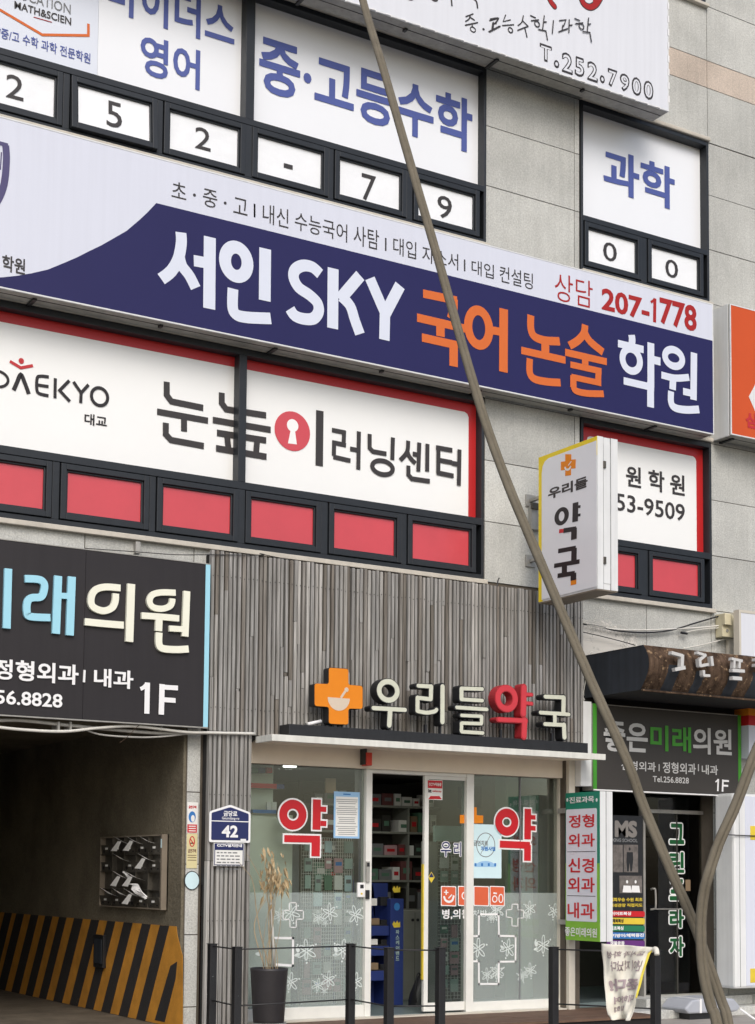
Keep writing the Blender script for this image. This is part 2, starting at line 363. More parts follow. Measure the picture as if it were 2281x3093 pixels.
def annulus(g, pl, c, rx, rz, w, n0, n1, seg=36, fx=1):
    ri, rj = rx-w*fx, rz-w
    for i in range(seg):
        t0, t1 = 2*math.pi*i/seg, 2*math.pi*(i+1)/seg
        g.prism(pl, [(c[0]+ri*math.cos(t0), c[1]+rj*math.sin(t0)), (c[0]+rx*math.cos(t0), c[1]+rz*math.sin(t0)),
                     (c[0]+rx*math.cos(t1), c[1]+rz*math.sin(t1)), (c[0]+ri*math.cos(t1), c[1]+rj*math.sin(t1))], n0, n1)
def disc(g, pl, c, rx, rz, n0, n1, seg=32):
    g.prism(pl, [(c[0]+rx*math.cos(2*math.pi*i/seg), c[1]+rz*math.sin(2*math.pi*i/seg)) for i in range(seg)], n0, n1)
def glyphs(name, pl, k, items, w, mt, parent, n=.002, thick=0, cap=None, grow=0, label=None, side=None):
    """traced letters: ('o', cx, cy, left, right, top, bottom[, w]) rings or lists of points; w in tile pixels"""
    g = G(); i = 0
    for it in items:
        ww = w; sm = False
        if isinstance(it, tuple) and it[0] == 'o':
            _, cx, cy, l, r, t, b = it[:7]; ww = it[7] if len(it) > 7 else w
            c = pl.hit(k, cx, cy); rx = abs(pl.hit(k, r, cy)[0]-pl.hit(k, l, cy)[0])/2; rz = abs(pl.hit(k, cx, t)[1]-pl.hit(k, cx, b)[1])/2
            c = ((pl.hit(k, r, cy)[0]+pl.hit(k, l, cy)[0])/2, (pl.hit(k, cx, t)[1]+pl.hit(k, cx, b)[1])/2)
            sc = pl.sc(k, cx, cy); annulus(g, pl, c, rx+grow, rz+grow, ww*sc+2*grow, n-thick+i*.0003, n+i*.0003, fx=it[8] if len(it) > 8 else 1)
        else:
            if isinstance(it, tuple): sm, it, ww = it[0] == 's', it[1], (it[2] if len(it) > 2 else w)
            pts = [pl.hit(k, *p) for p in it]; sc = pl.sc(k, *it[0])
            if sm: pts = [tuple(q.xy) for q in smoothpath([(a, b, 0) for a, b in pts], 5)]
            if grow:
                d = (Vector(pts[0])-Vector(pts[1])).normalized()*grow; pts[0] = tuple(Vector(pts[0])+d)
                d = (Vector(pts[-1])-Vector(pts[-2])).normalized()*grow; pts[-1] = tuple(Vector(pts[-1])+d)
            ribbon(g, pl, pts, ww*sc+2*grow, n-thick+i*.0003, n+i*.0003, cap)
        i += 1
    return g.build(name, mt, parent, label=label)
FONT = {}
def text(body, pl, k0, p0, k1, p1, mt, parent, bold=.02, n=.002, name='lettering', thick=0, mirror=False, label=None, keep=False):
    key = (body, bold)
    if key not in FONT:
        c = bpy.data.curves.new('t', 'FONT'); c.body = body; c.resolution_u = 3; c.offset = min(bold, .018); c.fill_mode = 'FRONT'
        o = bpy.data.objects.new('t', c); COL.objects.link(o)
        dg = bpy.context.evaluated_depsgraph_get(); me = bpy.data.meshes.new_from_object(o.evaluated_get(dg))
        FONT[key] = ([v.co.copy() for v in me.vertices], [tuple(p.vertices) for p in me.polygons])
        bpy.data.objects.remove(o); bpy.data.curves.remove(c); bpy.data.meshes.remove(me)
    V, F = FONT[key]
    x0, x1 = min(v.x for v in V), max(v.x for v in V); y0, y1 = min(v.y for v in V), max(v.y for v in V)
    a0, b0 = pl.hit(k0, *p0); a1, b1 = pl.hit(k1, *p1)
    P = []; ex = max(0, bold-.018); sx, sy = (a1-a0)/(x1-x0+2*ex), (b1-b0)/(y1-y0+2*ex); nv = len(V); F0 = F; F = []
    ring = [(0, 0)]+([(ex*math.cos(math.pi*q/4), ex*math.sin(math.pi*q/4)) for q in range(8)] if ex else [])
    for r_, (dx, dy) in enumerate(ring):     # heavier strokes: the glyph repeated a hair's breadth apart
        for v in V:
            s_ = (v.x-x0+ex+dx)*sx; t_ = (v.y-y0+ex+dy)*sy
            if mirror: s_ = (a1-a0)-s_
            P.append(pl.pt(a0+s_, b0+t_, n+r_*.00012))
        F += [tuple(i+r_*nv for i in f) for f in F0]
    if mirror: F = [f[::-1] for f in F]
    return build(name, P, F, mt, parent, label=label)
def prect(pl, k, u0, v0, u1, v1):
    """plane rectangle from traced bottom-left and top-right"""
    a0, b0 = pl.hit(k, u0, v0); a1, b1 = pl.hit(k, u1, v1); return a0, a1, b0, b1
# ------------------------------------------------------------------ ground
o = G().box(-60, 60, -70, -4.6, -.5, -.26).build('road', 'asphalt'); tagstruct(o)
o = G().box(-60, 60, -4.6, 0, -.5, -.12).build('pavement', 'pavers'); tagstruct(o)
o = G().box(-.2, 5.66, 0, 9.4, -.5, -.02).build('garage_floor', 'paving'); tagstruct(o)
o = G().box(5.68, 60, 0, 12, -.5, -.03).build('ground_slab', 'paving'); tagstruct(o)
o = G().box(-60, 0, 0, 12, -.5, -.03).build('ground_slab', 'paving'); tagstruct(o)

# ------------------------------------------------------------------ the building
B = thing('commercial_building', 'grey granite clad commercial building with dark framed windows behind all the signs', 'building', (3, 0, 0))
X0, X1, ZT = -1.0, 15.5, 13.0
W1 = (.9, 8.885, 7.81, 9.675); W2 = (10.12, 11.955, 7.81, 9.675)
W3 = (.9, 8.87, 4.325, 6.2); W4 = (10.12, 11.963, 4.325, 6.2)
W5 = (10.12, 11.93, 11.3, 13.0)
g = G(); yb = .012
def core(x0, x1, z0, z1, y0=yb, y1=.4): g.box(x0, x1, y0, y1, z0, z1)
core(X0, X1, 9.68, 11.3); core(X0, 10.12, 11.3, ZT); core(11.93, X1, 11.3, ZT)
core(X0, X1, 6.2, 7.81)
for wa, wb in ((W1, W2), (W3, W4)):
    core(X0, wa[0], wa[2], wa[3]); core(wa[1], wb[0], wa[2], wa[3]); core(wb[1], X1, wa[2], wa[3])
core(X0, X1, 2.75, 4.325)
core(X0, 2.2, -.1, 2.75); core(5.668, 5.87, -.1, 2.75, .012, 3.9); core(5.87, 6.27, -.1, 2.75, .012, 3.9)  # unseen left pier widened, narrowing the opening so the garage stays dark
core(9.93, 10.12, -.1, 2.75, .02, 3.9); core(12.3, X1, -.1, 2.75)
g.build('wall', 'joint', B)
G().box(X0, X1, .42, 10, 2.9, 13).build('upper_floors', 'darkint', B)
g = G(); g.box(-.6, -.2, .4, 9.6, -.1, 2.75); g.box(-.6, 6, 9.4, 9.8, -.1, 2.75); g.box(-.6, 5.668, .4, 9.4, 2.745, 2.9)
g.box(5.668, 5.87, 3.9, 9.4, -.1, 2.9); g.box(5.64, 5.6675, .02, 9.4, -.02, 2.745)
g.build('garage_wall', 'concrete', B)
# granite panels, one object each, joints left open
def panels(x_edges, z0, z1, mt='stone', y=0, gap=.0045):
    for a, b in zip(x_edges[:-1], x_edges[1:]):
        yy = y+random.uniform(-.0015, .0015)
        G().box(a+gap, b-gap, yy, .04, z0+gap, z1-gap).build('stone_panel', mt, B)
XF = [-1, 0, 1.04, 2.07, 3.1, 4.665, 5.698, 6.75, 7.8, 8.875, 10.115, 11.026, 11.96, 13.1, 14.2, 15.5]
panels(XF, 9.685, 10.326); panels(XF, 10.326, 10.649, 'pinkstone'); panels(XF, 10.649, 11.295)
XR = [8.885, 10.12]
panels([-1, 0, 1.04, 2.07, 3.1, 4.665, 5.698, 6.75, 7.8, 8.875, 10.115], 11.295, 11.93); panels([11.935, 13.1, 14.2, 15.5], 11.295, 11.93)
panels([-1, 0, 1.04, 2.07, 3.1, 4.665, 5.698, 6.75, 7.8, 8.875, 10.115], 11.93, 12.9); panels([11.935, 13.1, 14.2, 15.5], 11.93, 12.9)
for z0, z1 in ((7.81, 8.435), (8.435, 9.07), (9.07, 9.68)):
    panels([8.89, 10.045], z0, z1); panels([10.045, 10.115], z0, z1); panels([11.965, 13.1, 14.2, 15.5], z0, z1); panels([-1, 0, .895], z0, z1)
for z0, z1 in ((6.2, 6.84), (6.84, 7.16), (7.16, 7.81)): panels(XF, z0, z1, 'pinkstone' if z1 == 7.16 else 'stone')
for z0, z1 in ((4.31, 4.93), (4.93, 5.56), (5.56, 6.2)):
    panels([8.89, 10.045], z0, z1); panels([10.045, 10.115], z0, z1); panels([11.97, 13.1, 14.2, 15.5], z0, z1); panels([-1, 0, .895], z0, z1)
panels([-1, 0, 1.04, 2.07, 3.1, 4.665, 5.698, 5.87], 3.68, 4.31); panels([-1, 0, 1.04, 2.07, 3.1, 4.665, 5.698, 5.87], 2.75, 3.68)
panels([10.0, 11.026, 11.96, 12.3, 13.1, 14.2, 15.5], 3.45, 4.31); panels([10.0, 11.026, 11.96, 12.3, 13.1, 14.2, 15.5], 2.75, 3.45)
pz = sorted([at('J', 1200, v)[2] for v in (205, 655, 1095, 1545)])
pz = [-.1]+pz+[2.75]
for z0, z1 in zip(pz[:-1], pz[1:]): panels([5.668, 5.80], z0, z1)
for z0, z1 in ((-.1, .63), (.63, 1.27), (1.27, 1.9), (1.9, 2.75)): panels([12.46, 12.62, 12.8, 13.8, 15.5], z0, z1)

# ------------------------------------------------------------------ windows
YF, YG = -.022, .09           # frame front, pane
def window(w, mulls, casements, zsash, films, top=.045, film_mt='film', low_mt='paper', ajar=None):
    """dark aluminium window: frame, mullions, transom, white film panes above, opening sashes below"""
    x0, x1, z0, z1 = w; ztr0, ztr1, zb = zsash      # sash top, film bottom, sash bottom
    F_ = build('window', [(x0,.1,z0),(x1,.1,z0),(x1,.1,z1),(x0,.1,z1),(x0,.12,z0),(x1,.12,z0),(x1,.12,z1),(x0,.12,z1)], [(0,1,2,3),(7,6,5,4)], 'darkint', B)
    g = G(); pl = WY(0)
    g.frame(pl, x0, x1, z0, z1, (.03, .03, zb-z0, top), -.10, -YF)
    for a, b in mulls: g.box(a, b, YF, .10, ztr1, z1-top); g.box(a, b, YF, .10, zb, ztr0)
    g.box(x0+.03, x1-.03, YF-.004, .10, ztr0, ztr1)
    for a, b in casements[1:]:
        if not any(abs(a-m_[1]) < .03 for m_ in mulls): g.box(prev_b(casements, a), a, YF+.003, .10, zb, ztr0)
    o = g.build('window_frame', 'frame', F_, bevel=.004)
    for (a, b, mt_) in films:
        G().box(a, b, YG, YG+.006, ztr1-.01, z1-top+.01).build('window_film', mt_, F_)
    out = []
    for i, (a, b) in enumerate(casements):
        g = G(); g.frame(pl, a+.008, b-.008, zb+.008, ztr0-.008, .05, -.07, .036)
        g.frame(pl, a+.058, b-.058, zb+.058, ztr0-.058, .018, -.07, .014)
        s_ = build('sash', *shift(g, (0,0,0)), 'frame', F_, bevel=.004)
        out.append(s_)
    for i, (a, b) in enumerate(casements):
        mt_ = low_mt if isinstance(low_mt, str) else low_mt[i]
        G().box(a+.07, b-.07, .004, .012, zb+.07, ztr0-.07).build('sash_film', mt_, F_)
    return F_
def shift(g, d): return [v+Vector(d) for v in g.V], g.F
def prev_b(cs, a):
    return [c[1] for c in cs if c[1] <= a+1e-6][-1]
PW = WY(YG-.003); PS = WY(.001)
def xz(k, u, v, Y=0): p = at(k, u, v, Y); return p.x, p.z
X = lambda k, u, v, Y=YF: at(k, u, v, Y).x
# W1: third floor, wide window
m1 = (X('A',1535,400), X('A',1590,400))
c1 = [(2.0, 2.9), (2.96, 3.42), (X('A',-190,330), X('A',400,400)), (X('A',440,460), X('A',985,620)), (X('A',1020,640), X('A',1535,800)),
      (X('B',42,800), X('B',525,900)), (X('B',556,940), X('B',1010,1060)), (X('B',1048,1080), X('B',1465,1200))]
print('c1', [(round(a,3), round(b,3)) for a, b in c1])
spl = at('A', 610, 300, YG).x
win1 = window(W1, [m1], c1, (8.345, 8.405, 7.845), [(W1[0]+.03, 3.0, 'filmgrey'), (3.002, spl, 'filmgrey'), (spl+.002, m1[0], 'film'), (m1[1], W1[1]-.03, 'film')], top=.05)
ZT1 = 8.345
def tilt(o):
    b = base(o)
    for v in o.data.vertices: v.co.y -= max(0, ZT1-(v.co.z+b.z))*.075
c5 = [o for o in win1.children if o.name.startswith('sash') and not o.name.startswith('sash_film')][3]; f5 = [o for o in win1.children if o.name.startswith('sash_film')][3]
tilt(c5); tilt(f5)
G().box(c1[3][0]+.06, c1[3][1]-.06, .02, .06, 7.86, 8.33).build('dark_gap', 'underside', win1)  # dark block standing in for the shade behind the ajar sash
def wtext(k, body, p0, p1, mt_, par, bold=.02, Y=None, k1=None, **kw):
    return text(body, PW if Y is None else WY(Y), k, p0, k1 or k, p1, mt_, par, bold, **kw)
wtext('A', '마이더스', (672, 68), (1465, 45), 'blueink', win1, .024)
wtext('A', '영어', (873, 457), (1250, 318), 'blueink', win1, .024)
wtext('A', 'MATH&SCIEN', (90, 52), (445, 112), 'ink', win1, .018)
wtext('A', 'EDUCATION', (40, -32), (442, 30), 'greyprint', win1, .0)
wtext('A', '초/중/고 수학 과학 전문학원', (-62, 218), (565, 335), 'blueink', win1, .012)
glyphs('logo_line', PW, 'A', [[(-120,-10),(-5,58),(265,217),(552,221),(552,148)]], 17, 'orangeink', win1, n=.001)
glyphs('logo_line', PW, 'A', [[(210,106),(325,139)]], 5, 'redink', win1, n=.001)
wtext('B', '중·고등수학', (86, 563), (1419, 628), 'blueink', win1, .026)
for k, c, p0, p1 in (('A','2',(36,603),(150,486)), ('A','5',(658,790),(758,652)), ('A','2',(1216,920),(1316,812)),
                     ('B','-',(242,1044),(298,1032)), ('B','7',(727,1243),(818,1103)), ('B','9',(1200,1352),(1291,1236))):
    o = wtext(k, c, p0, p1, 'ink', win1, .004, Y=.001)
    if c == '5': tilt(o)
# W2
c2 = [(X('C',583,1400), X('C',942,1480)), (X('C',978,1500), X('C',1328,1590))]
win2 = window(W2, [], c2, (8.345, 8.405, 7.845), [(W2[0]+.03, W2[1]-.03, 'film')], top=.05)
wtext('C', '과학', (706, 1182), (1150, 1052), 'blueink', win2, .026)
wtext('C', '0', (704, 1617), (789, 1525), 'ink', win2, .004, Y=.001)
wtext('F', '0', (1092, 152), (1171, 62), 'ink', win2, .004, Y=.001)
# W3
zt3 = at('D', 0, 1225, YG).z
c3z = (4.875, 4.945, 4.372)
print('W3 z', at('D',375,1320,YF).z, at('E',520,1555,YF).z, at('D',0,1212,YG).z, at('E',1390,1652,YG).z, at('G',375,75,YF).z, at('H',1010,360,YF).z)
m3 = (X('D',1492,900), X('D',1540,900))
c3 = [(2.0, 2.9), (2.96, 3.42), (X('D',-200,1300), X('D',330,1350)), (X('D',375,1360), X('D',935,1500)), (X('D',975,1430), X('D',1490,1530)),
      (X('H',-2,0), X('H',475,100)), (X('H',518,100), X('H',978,150)), (X('H',1010,200), X('H',1442,200))]
print('c3', [(round(a,3), round(b,3)) for a, b in c3])
win3 = window(W3, [m3], c3, c3z, [(W3[0]+.03, m3[0], 'filmcream'), (m3[1], W3[1]-.03, 'filmcream')], top=.06, low_mt='redfilm')
g = G(); zt = W3[3]-.06; zr = at('E', 10, 735, YG).z; xr = at('E', 1395, 1000, YG).x
print('red border', zr, xr, at('D',0,418,YG).z, at('E',1300,985,YG).z)
g.box(W3[0]+.03, m3[0], YG-.004, YG-.001, zr, zt); g.box(m3[1], W3[1]-.03, YG-.004, YG-.001, zr, zt); 
g.prism(WY(YG), [(xr-.05, zr), (xr-.015, zr-.015), (xr, zr-.05), (xr, c3z[1]), (W3[1]-.03, c3z[1]), (W3[1]-.03, zr)], .001, .004)
g.build('film_border', 'redborder', win3)
K3 = 'ink'
glyphs('lettering', PW, 'D', [('o',-15,790,-95,60,735,852,18)], 18, 'blackink', win3)
glyphs('lettering', PW, 'D', [('s',[(85,865),(105,820),(130,768),(155,820),(180,888)],26), ('s',[(305,782),(255,777),(232,790),(230,860),(245,885),(303,900)],20), [(235,832),(303,842)], [(345,790),(343,915)],
       [(432,805),(372,866),(436,935)], [(458,812),(506,882),(552,830)], [(506,880),(503,945)], ('o',620,905,560,681,840,970)], 20, 'blackink', win3)
glyphs('logo_figure', PW, 'D', [[(62,684),(130,725),(206,711)], ('o',133,682,116,150,664,700,18)], 19, 'redborder', win3)
wtext('D', '대교', (526, 1076), (668, 1030), 'blackink', win3, .02)
glyphs('lettering', PW, 'D', [[(1040,812),(1040,895),(1070,935),(1268,975)], [(980,998),(1298,1055)], [(1148,1040),(1148,1122)], [(1034,1068),(1034,1140),(1066,1175),(1272,1213)],
       [(1383,880),(1383,945),(1410,983),(1660,1022)], [(1510,1010),(1510,1080)], [(1327,1050),(1688,1112)], [(1353,1130),(1660,1178)], [(1415,1145),(1425,1235)], [(1604,1170),(1596,1265)], [(1347,1226),(1662,1280)]], 40, 'ink', win3)
g = G(); c = PW.hit('E', 296, 1120); rx = abs(PW.hit('E',407,1120)[0]-PW.hit('E',185,1120)[0])/2
disc(g, PW, c, rx, rx, .001, .002); g.build('logo_disc', 'redfilm', win3)
g = G(); c = PW.hit('E', 297, 1085); rr = rx*.32; disc(g, PW, c, rr, rr, .002, .003)
g.prism(PW, [PW.hit('E', *p) for p in ((285,1112),(311,1115),(323,1203),(268,1196))], .002, .0035); g.build('logo_keyhole', 'filmcream', win3)
glyphs('lettering', PW, 'E', [([(467,992),(463,1337)]) and ('p',[(467,992),(463,1337)],52), [(542,1113),(628,1130)], [(618,1118),(615,1205)], [(630,1208),(545,1190)], [(556,1180),(554,1275)], [(550,1280),(658,1305)], [(655,1230),(712,1241)], [(710,1122),(706,1360)],
       [(777,1138),(777,1225),(797,1247),(882,1262)], [(922,1160),(918,1300)], ('o',857,1347,780,934,1290,1405,30),
       ('s',[(1017,1180),(1010,1250),(968,1302)]), ('s',[(1010,1240),(1025,1280),(1062,1322)]), [(1045,1262),(1085,1270)], [(1086,1192),(1080,1372)], [(1137,1200),(1135,1372)], [(1018,1335),(1018,1392),(1040,1417),(1152,1433)],
       [(1190,1222),(1292,1240)], [(1205,1222),(1204,1385)], [(1204,1300),(1290,1316)], [(1194,1378),(1300,1400)], [(1290,1320),(1336,1328)], [(1336,1235),(1332,1460)]], 29, 'ink', win3)
# W4
c4 = [(X('I',585,300), X('I',945,300)), (X('I',985,340), X('I',1335,350))]
win4 = window(W4, [], c4, c3z, [(W4[0]+.03, W4[1]-.03, 'filmcream')], top=.06, low_mt='redfilm')
zr4 = at('F', 1000, 1225, YG).z; xr4 = at('F', 1285, 1400, YG).x; xl4 = at('F', 600, 1200, YG).x
g = G(); P4 = WY(YG); zr = min(zr, zr)
g.prism(P4, [(W4[0]+.03, zr), (W4[1]-.03, zr), (W4[1]-.03, W4[3]-.06), (W4[0]+.03, W4[3]-.06)], .001, .004)
g.prism(P4, [(W4[0]+.03, c3z[1]), (xl4, c3z[1]), (xl4, zr-.05), (xl4+.015, zr-.015), (xl4+.05, zr), (W4[0]+.03, zr)], .001, .004)
g.prism(P4, [(xr4-.05, zr), (xr4-.015, zr-.015), (xr4, zr-.05), (xr4, c3z[1]), (W4[1]-.03, c3z[1]), (W4[1]-.03, zr)], .001, .004)
g.build('film_border', 'redborder', win4)
wtext('F', '원 학 원', (846, 1463), (1212, 1398), 'ink', win4, .02)
wtext('F', '253-9509', (715, 1602), (1213, 1578), 'ink', win4, .012)
# W5 (its sill corner shows at the top right)
g = G(); g.frame(WY(0), W5[0], W5[1], W5[2], W5[3], .05, -.1, .022); w5 = g.build('window_frame', 'frame', B, bevel=.004)
G().box(W5[0], W5[1], .08, .1, W5[2], W5[3]).build('window_pane', 'film', B)
# light lintel flashings and sills
for w in (W1, W2, W3, W4):
    G().box(w[0]-.0, w[1]+.015, -.05, .0, w[3]+.003, w[3]+.05).build('window_lintel', 'frameedge', B, bevel=.012)
    G().box(w[0]-.0, w[1]+.03, -.055, .0, w[2]-.05, w[2]-.004).build('window_sill', 'frameedge', B, bevel=.006)
G().box(W5[0], W5[1]+.03, -.055, .0, W5[2]-.04, W5[2]-.004).build('window_sill', 'frameedge', B, bevel=.006)

# ------------------------------------------------------------------ big signs on the upper floors
def sign_box(name, label, x0, x1, z0, z1, y0, y1, face, rim='whitebox', rimw=.012, loc=None):
    t = thing(name, label, 'sign', ((x0+x1)/2, (y0+y1)/2, z0))
    g = G(); g.box(x0, x1, y0+.012, y1, z0, z1); g.build('sign_case', 'alu', t, bevel=.004)
    g = G(); g.frame(WY(y0), x0, x1, z0, z1, rimw, -.02, .003); g.build('sign_rim', rim, t)
    G().box(x0+rimw, x1-rimw, y0, y0+.012, z0+rimw, z1-rimw).build('sign_face', face, t)
    return t
def underside(t, x0, x1, y0, y1, z, step=1.9, off=.9):
    g = G(); ym = y0+(y1-y0)*.45; g.box(x0+.02, x1-.02, ym-.004, ym+.004, z-.003, z+.001)
    x = x0+off; i = 0
    while x < x1-.1:
        if i % 2: g.box(x, x+.03, ym-.02, ym+.03, z-.02, z)
        else: g.box(x-.015, x+.02, ym-.03, y1+.03, z-.018, z-.002)
        x += step/2; i += 1
    g.build('underside_brackets', 'black', t)['kind'] = 'stuff'
# the cloth sign at the top
YS = -.42; tx1 = at('C',1113,500,YS).x; tz0 = at('C',1115,697,YS).z
T = sign_box('banner_sign', 'white cloth banner sign laced to its frame at the top, reading T.252.7900', 1.5, tx1, tz0, 12.6, YS, -.16, 'topsign')
underside(T, 1.5, tx1, YS, -.16, tz0, 2.2, .7)
g = G(); x = 3.0
while x < tx1-.02: g.box(x, x+.055, YS-.008, YS-.001, tz0+.002, tz0+.012); g.box(x+.055, x+.07, YS-.006, YS+.01, tz0-.006, tz0+.006); x += .17
z = tz0+.1
while z < 12.5: g.box(tx1-.012, tx1+.006, YS-.008, YS+.01, z, z+.075); z += .15
g.build('lacing', 'whiteacr', T)['kind'] = 'stuff'
PT = WY(YS)
glyphs('lettering', PT, 'C', [('s',[(365,-60),(372,0),(400,40)],30)], 34, 'redink', T, n=.003, cap='r')
glyphs('lettering', PT, 'C', [('s',[(560,-40),(580,20),(620,45),(660,25),(690,-25)],34), ('s',[(640,-60),(655,-20),(650,10)],28)], 34, 'redink', T, n=.003, cap='r')
glyphs('lettering_outline', PT, 'C', [('s',[(365,-60),(372,0),(400,40)],40), ('s',[(560,-40),(580,20),(620,45),(660,25),(690,-25)],46)], 40, 'ink', T, n=.0015, cap='r')
glyphs('lettering', PT, 'B', [('s',[(1010,-10),(1040,-2),(1070,-30)]), ('o',1180,-10,1155,1205,-35,10,12), [(1285,-20),(1290,35)], ('s',[(1400,-20),(1440,5),(1450,50)])], 11, 'ink', T, n=.003, cap='r')
# handwriting: 중.고등수학/과학
H_ = [[(1378,104),(1422,88)], ('s',[(1404,96),(1398,118),(1376,134)]), [(1404,108),(1430,126)], [(1374,158),(1450,142)], [(1416,150),(1418,166)], ('o',1420,184,1402,1440,166,203,7), ('o',1487,183,1480,1494,176,190,8),
      ('s',[(1530,120),(1580,115),(1555,150)]), [(1545,145),(1540,180)], [(1525,200),(1590,165)]]
glyphs('handwriting', PT, 'B', H_, 9, 'ink', T, n=.003, cap='r')
H_ = [[(-5,130),(45,118),(35,150)], [(20,140),(18,175)], [(-10,198),(55,165)],
      [(95,95),(80,135),(125,125)], [(75,160),(145,155)], ('o',125,188,108,142,170,208,8),
      ('s',[(205,100),(195,140),(172,160)]), [(200,130),(235,165)], [(170,190),(235,165)], [(215,178),(228,232)],
      [(250,98),(280,112)], [(255,130),(300,125)], ('o',290,150,272,308,130,172,8), [(335,100),(325,185)], [(332,140),(348,138)], [(300,185),(345,195),(355,250)],
      [(392,130),(385,210)],
      [(430,130),(470,125),(455,165)], [(450,160),(445,195)], [(425,200),(480,180)], [(490,125),(488,205)], [(490,160),(508,158)],
      [(525,118),(555,130)], [(530,150),(575,145)], ('o',565,165,548,584,145,188,8), [(610,115),(602,200)], [(608,155),(622,152)], [(575,200),(618,205),(628,262)]]
glyphs('handwriting', PT, 'C', H_, 8, 'ink', T, n=.003, cap='r')
for body, p0, p1 in (('T',(310,365),(382,300)), ('.',(398,412),(428,388)), ('2',(448,440),(512,350)), ('5',(528,462),(585,375)), ('2',(606,490),(668,405)), ('.',(685,508),(712,482)),
                     ('7',(735,528),(790,450)), ('9',(810,555),(866,478)), ('0',(884,580),(940,500)), ('0',(958,605),(1015,522))):
    text(body, PT, 'C', (p0[0]-2, p0[1]+7), 'C', (p1[0]+2, p1[1]-7), 'ink', T, .045, n=.002, name='lettering_outline')
    text(body, PT, 'C', (p0[0]+6, p0[1]-4), 'C', (p1[0]-6, p1[1]+4), 'topsign', T, .0, n=.0035, name='lettering')

# SKY sign
YK = -.26; kx1 = at('F',1392,700,YK).x; kz1 = (at('F',1392,332,YK).z+at('A',0,718,YK).z)/2; kz0 = (at('F',1392,1145,YK).z+at('D',0,222,YK).z)/2
K = sign_box('long_sign', 'long white and navy academy sign reading SKY across the middle of the facade', .6, kx1, kz0, kz1, YK, -.04, 'signwhite')
underside(K, .6, kx1, YK, -.04, kz0, 2.3, 1.2)
PK = WY(YK)
pts = [PK.hit('F',1388,556), PK.hit('A',975,1268)]
curve = [('A',925,1320),('A',870,1372),('A',790,1440),('A',700,1492),('A',630,1532),('A',560,1565),('A',480,1606),('A',400,1640),('D',300,112),('D',200,135),('D',100,152),('D',0,162)]
pts += [PK.hit(*c) for c in curve]; e = pts[-1]; pts += [(e[0]-.5, e[1]-.01), (e[0]-1.2, e[1]+.1), (.8, e[1]+.5), (.8, kz0+.012)]
zz = PK.hit('F',1388,556)[1]; pts[1] = (pts[1][0], (pts[1][1]+zz)/2); pts[0] = (kx1-.012, pts[1][1])
pts.append((kx1-.012, kz0+.012))
G().prism(PK, pts, .0005, .002).build('navy_field', 'navy', K)
sil = 72
glyphs('lettering', PK, 'D', [('s',[(1128,-119),(1130,-50),(1110,50),(1065,125),(1005,172)]), ('s',[(1118,30),(1135,90),(1180,150),(1220,228)]), ('p',[(1208,57),(1310,75)],70), ('p',[(1308,-90),(1304,357)],80),
     ('o',1473,45,1365,1580,-66,195,80), ('p',[(1653,-18),(1650,307)],80), ('s',[(1452,232),(1450,350),(1475,395),(1530,410),(1600,415),(1688,418)],72)], sil, 'skywhite', K, n=.004)
glyphs('lettering', PK, 'E', [('s',[(468,140),(420,98),(360,88),(312,115),(303,165),(335,225),(400,270),(450,320),(458,375),(425,418),(365,420),(310,400),(280,358)],72),
     ('p',[(549,105),(546,480)],76), ('p',[(718,150),(590,300)],74), ('s',[(600,280),(655,340),(685,430),(716,515)],72), ('p',[(778,168),(872,385)],74), ('p',[(966,212),(872,392)],74), ('p',[(872,375),(868,552)],74)], 72, 'skywhite', K, n=.004)
glyphs('lettering', PK, 'E', [('p',[(1110,262),(1322,306)],52), ('s',[(1300,295),(1298,360),(1285,420)],62), ('p',[(1072,412),(1378,482)],52), ('p',[(1218,450),(1218,530)],62), ('p',[(1102,536),(1326,586)],52), ('p',[(1300,570),(1300,717)],62),
     ('o',1456,474,1365,1547,338,612,60), ('p',[(1540,492),(1600,502)],50), ('p',[(1612,358),(1610,752)],64)], 52, 'orangeink', K, n=.004)
glyphs('lettering', PK, 'F', [('s',[(252,397),(252,480),(275,530),(340,555),(432,560)],52), ('p',[(342,560),(342,640)],60), ('p',[(192,616),(468,678)],46), ('s',[(245,668),(245,755),(275,795),(350,812),(437,818)],48),
     ('s',[(590,457),(582,510),(545,555),(492,588)],50), ('s',[(585,500),(620,560),(702,628)],50), ('p',[(465,628),(725,688)],44), ('p',[(590,665),(590,705)],50), ('p',[(498,705),(692,748)],40), ('p',[(674,735),(670,815)],46), ('p',[(505,782),(690,822)],38), ('p',[(516,775),(516,850)],48), ('s',[(516,835),(530,868),(600,885),(705,888)],42)], 46, 'orangeink', K, n=.004)
glyphs('lettering', PK, 'F', [('s',[(880,520),(884,550),(880,590)],52), ('p',[(795,573),(955,612)],46), ('o',877,675,805,950,585,768,46), ('p',[(1000,570),(1000,845)],54), ('p',[(1000,672),(1060,687)],50), ('p',[(830,806),(1020,850)],46), ('p',[(998,815),(998,972)],54),
     ('o',1142,663,1070,1213,590,738,46), ('s',[(1065,770),(1150,790),(1238,785)],44), ('p',[(1138,785),(1135,862)],52), ('p',[(1200,872),(1255,885)],44), ('p',[(1268,632),(1265,926)],52), ('s',[(1125,872),(1125,940),(1150,975),(1220,988),(1300,985)],48)], 48, 'skywhite', K, n=.004)
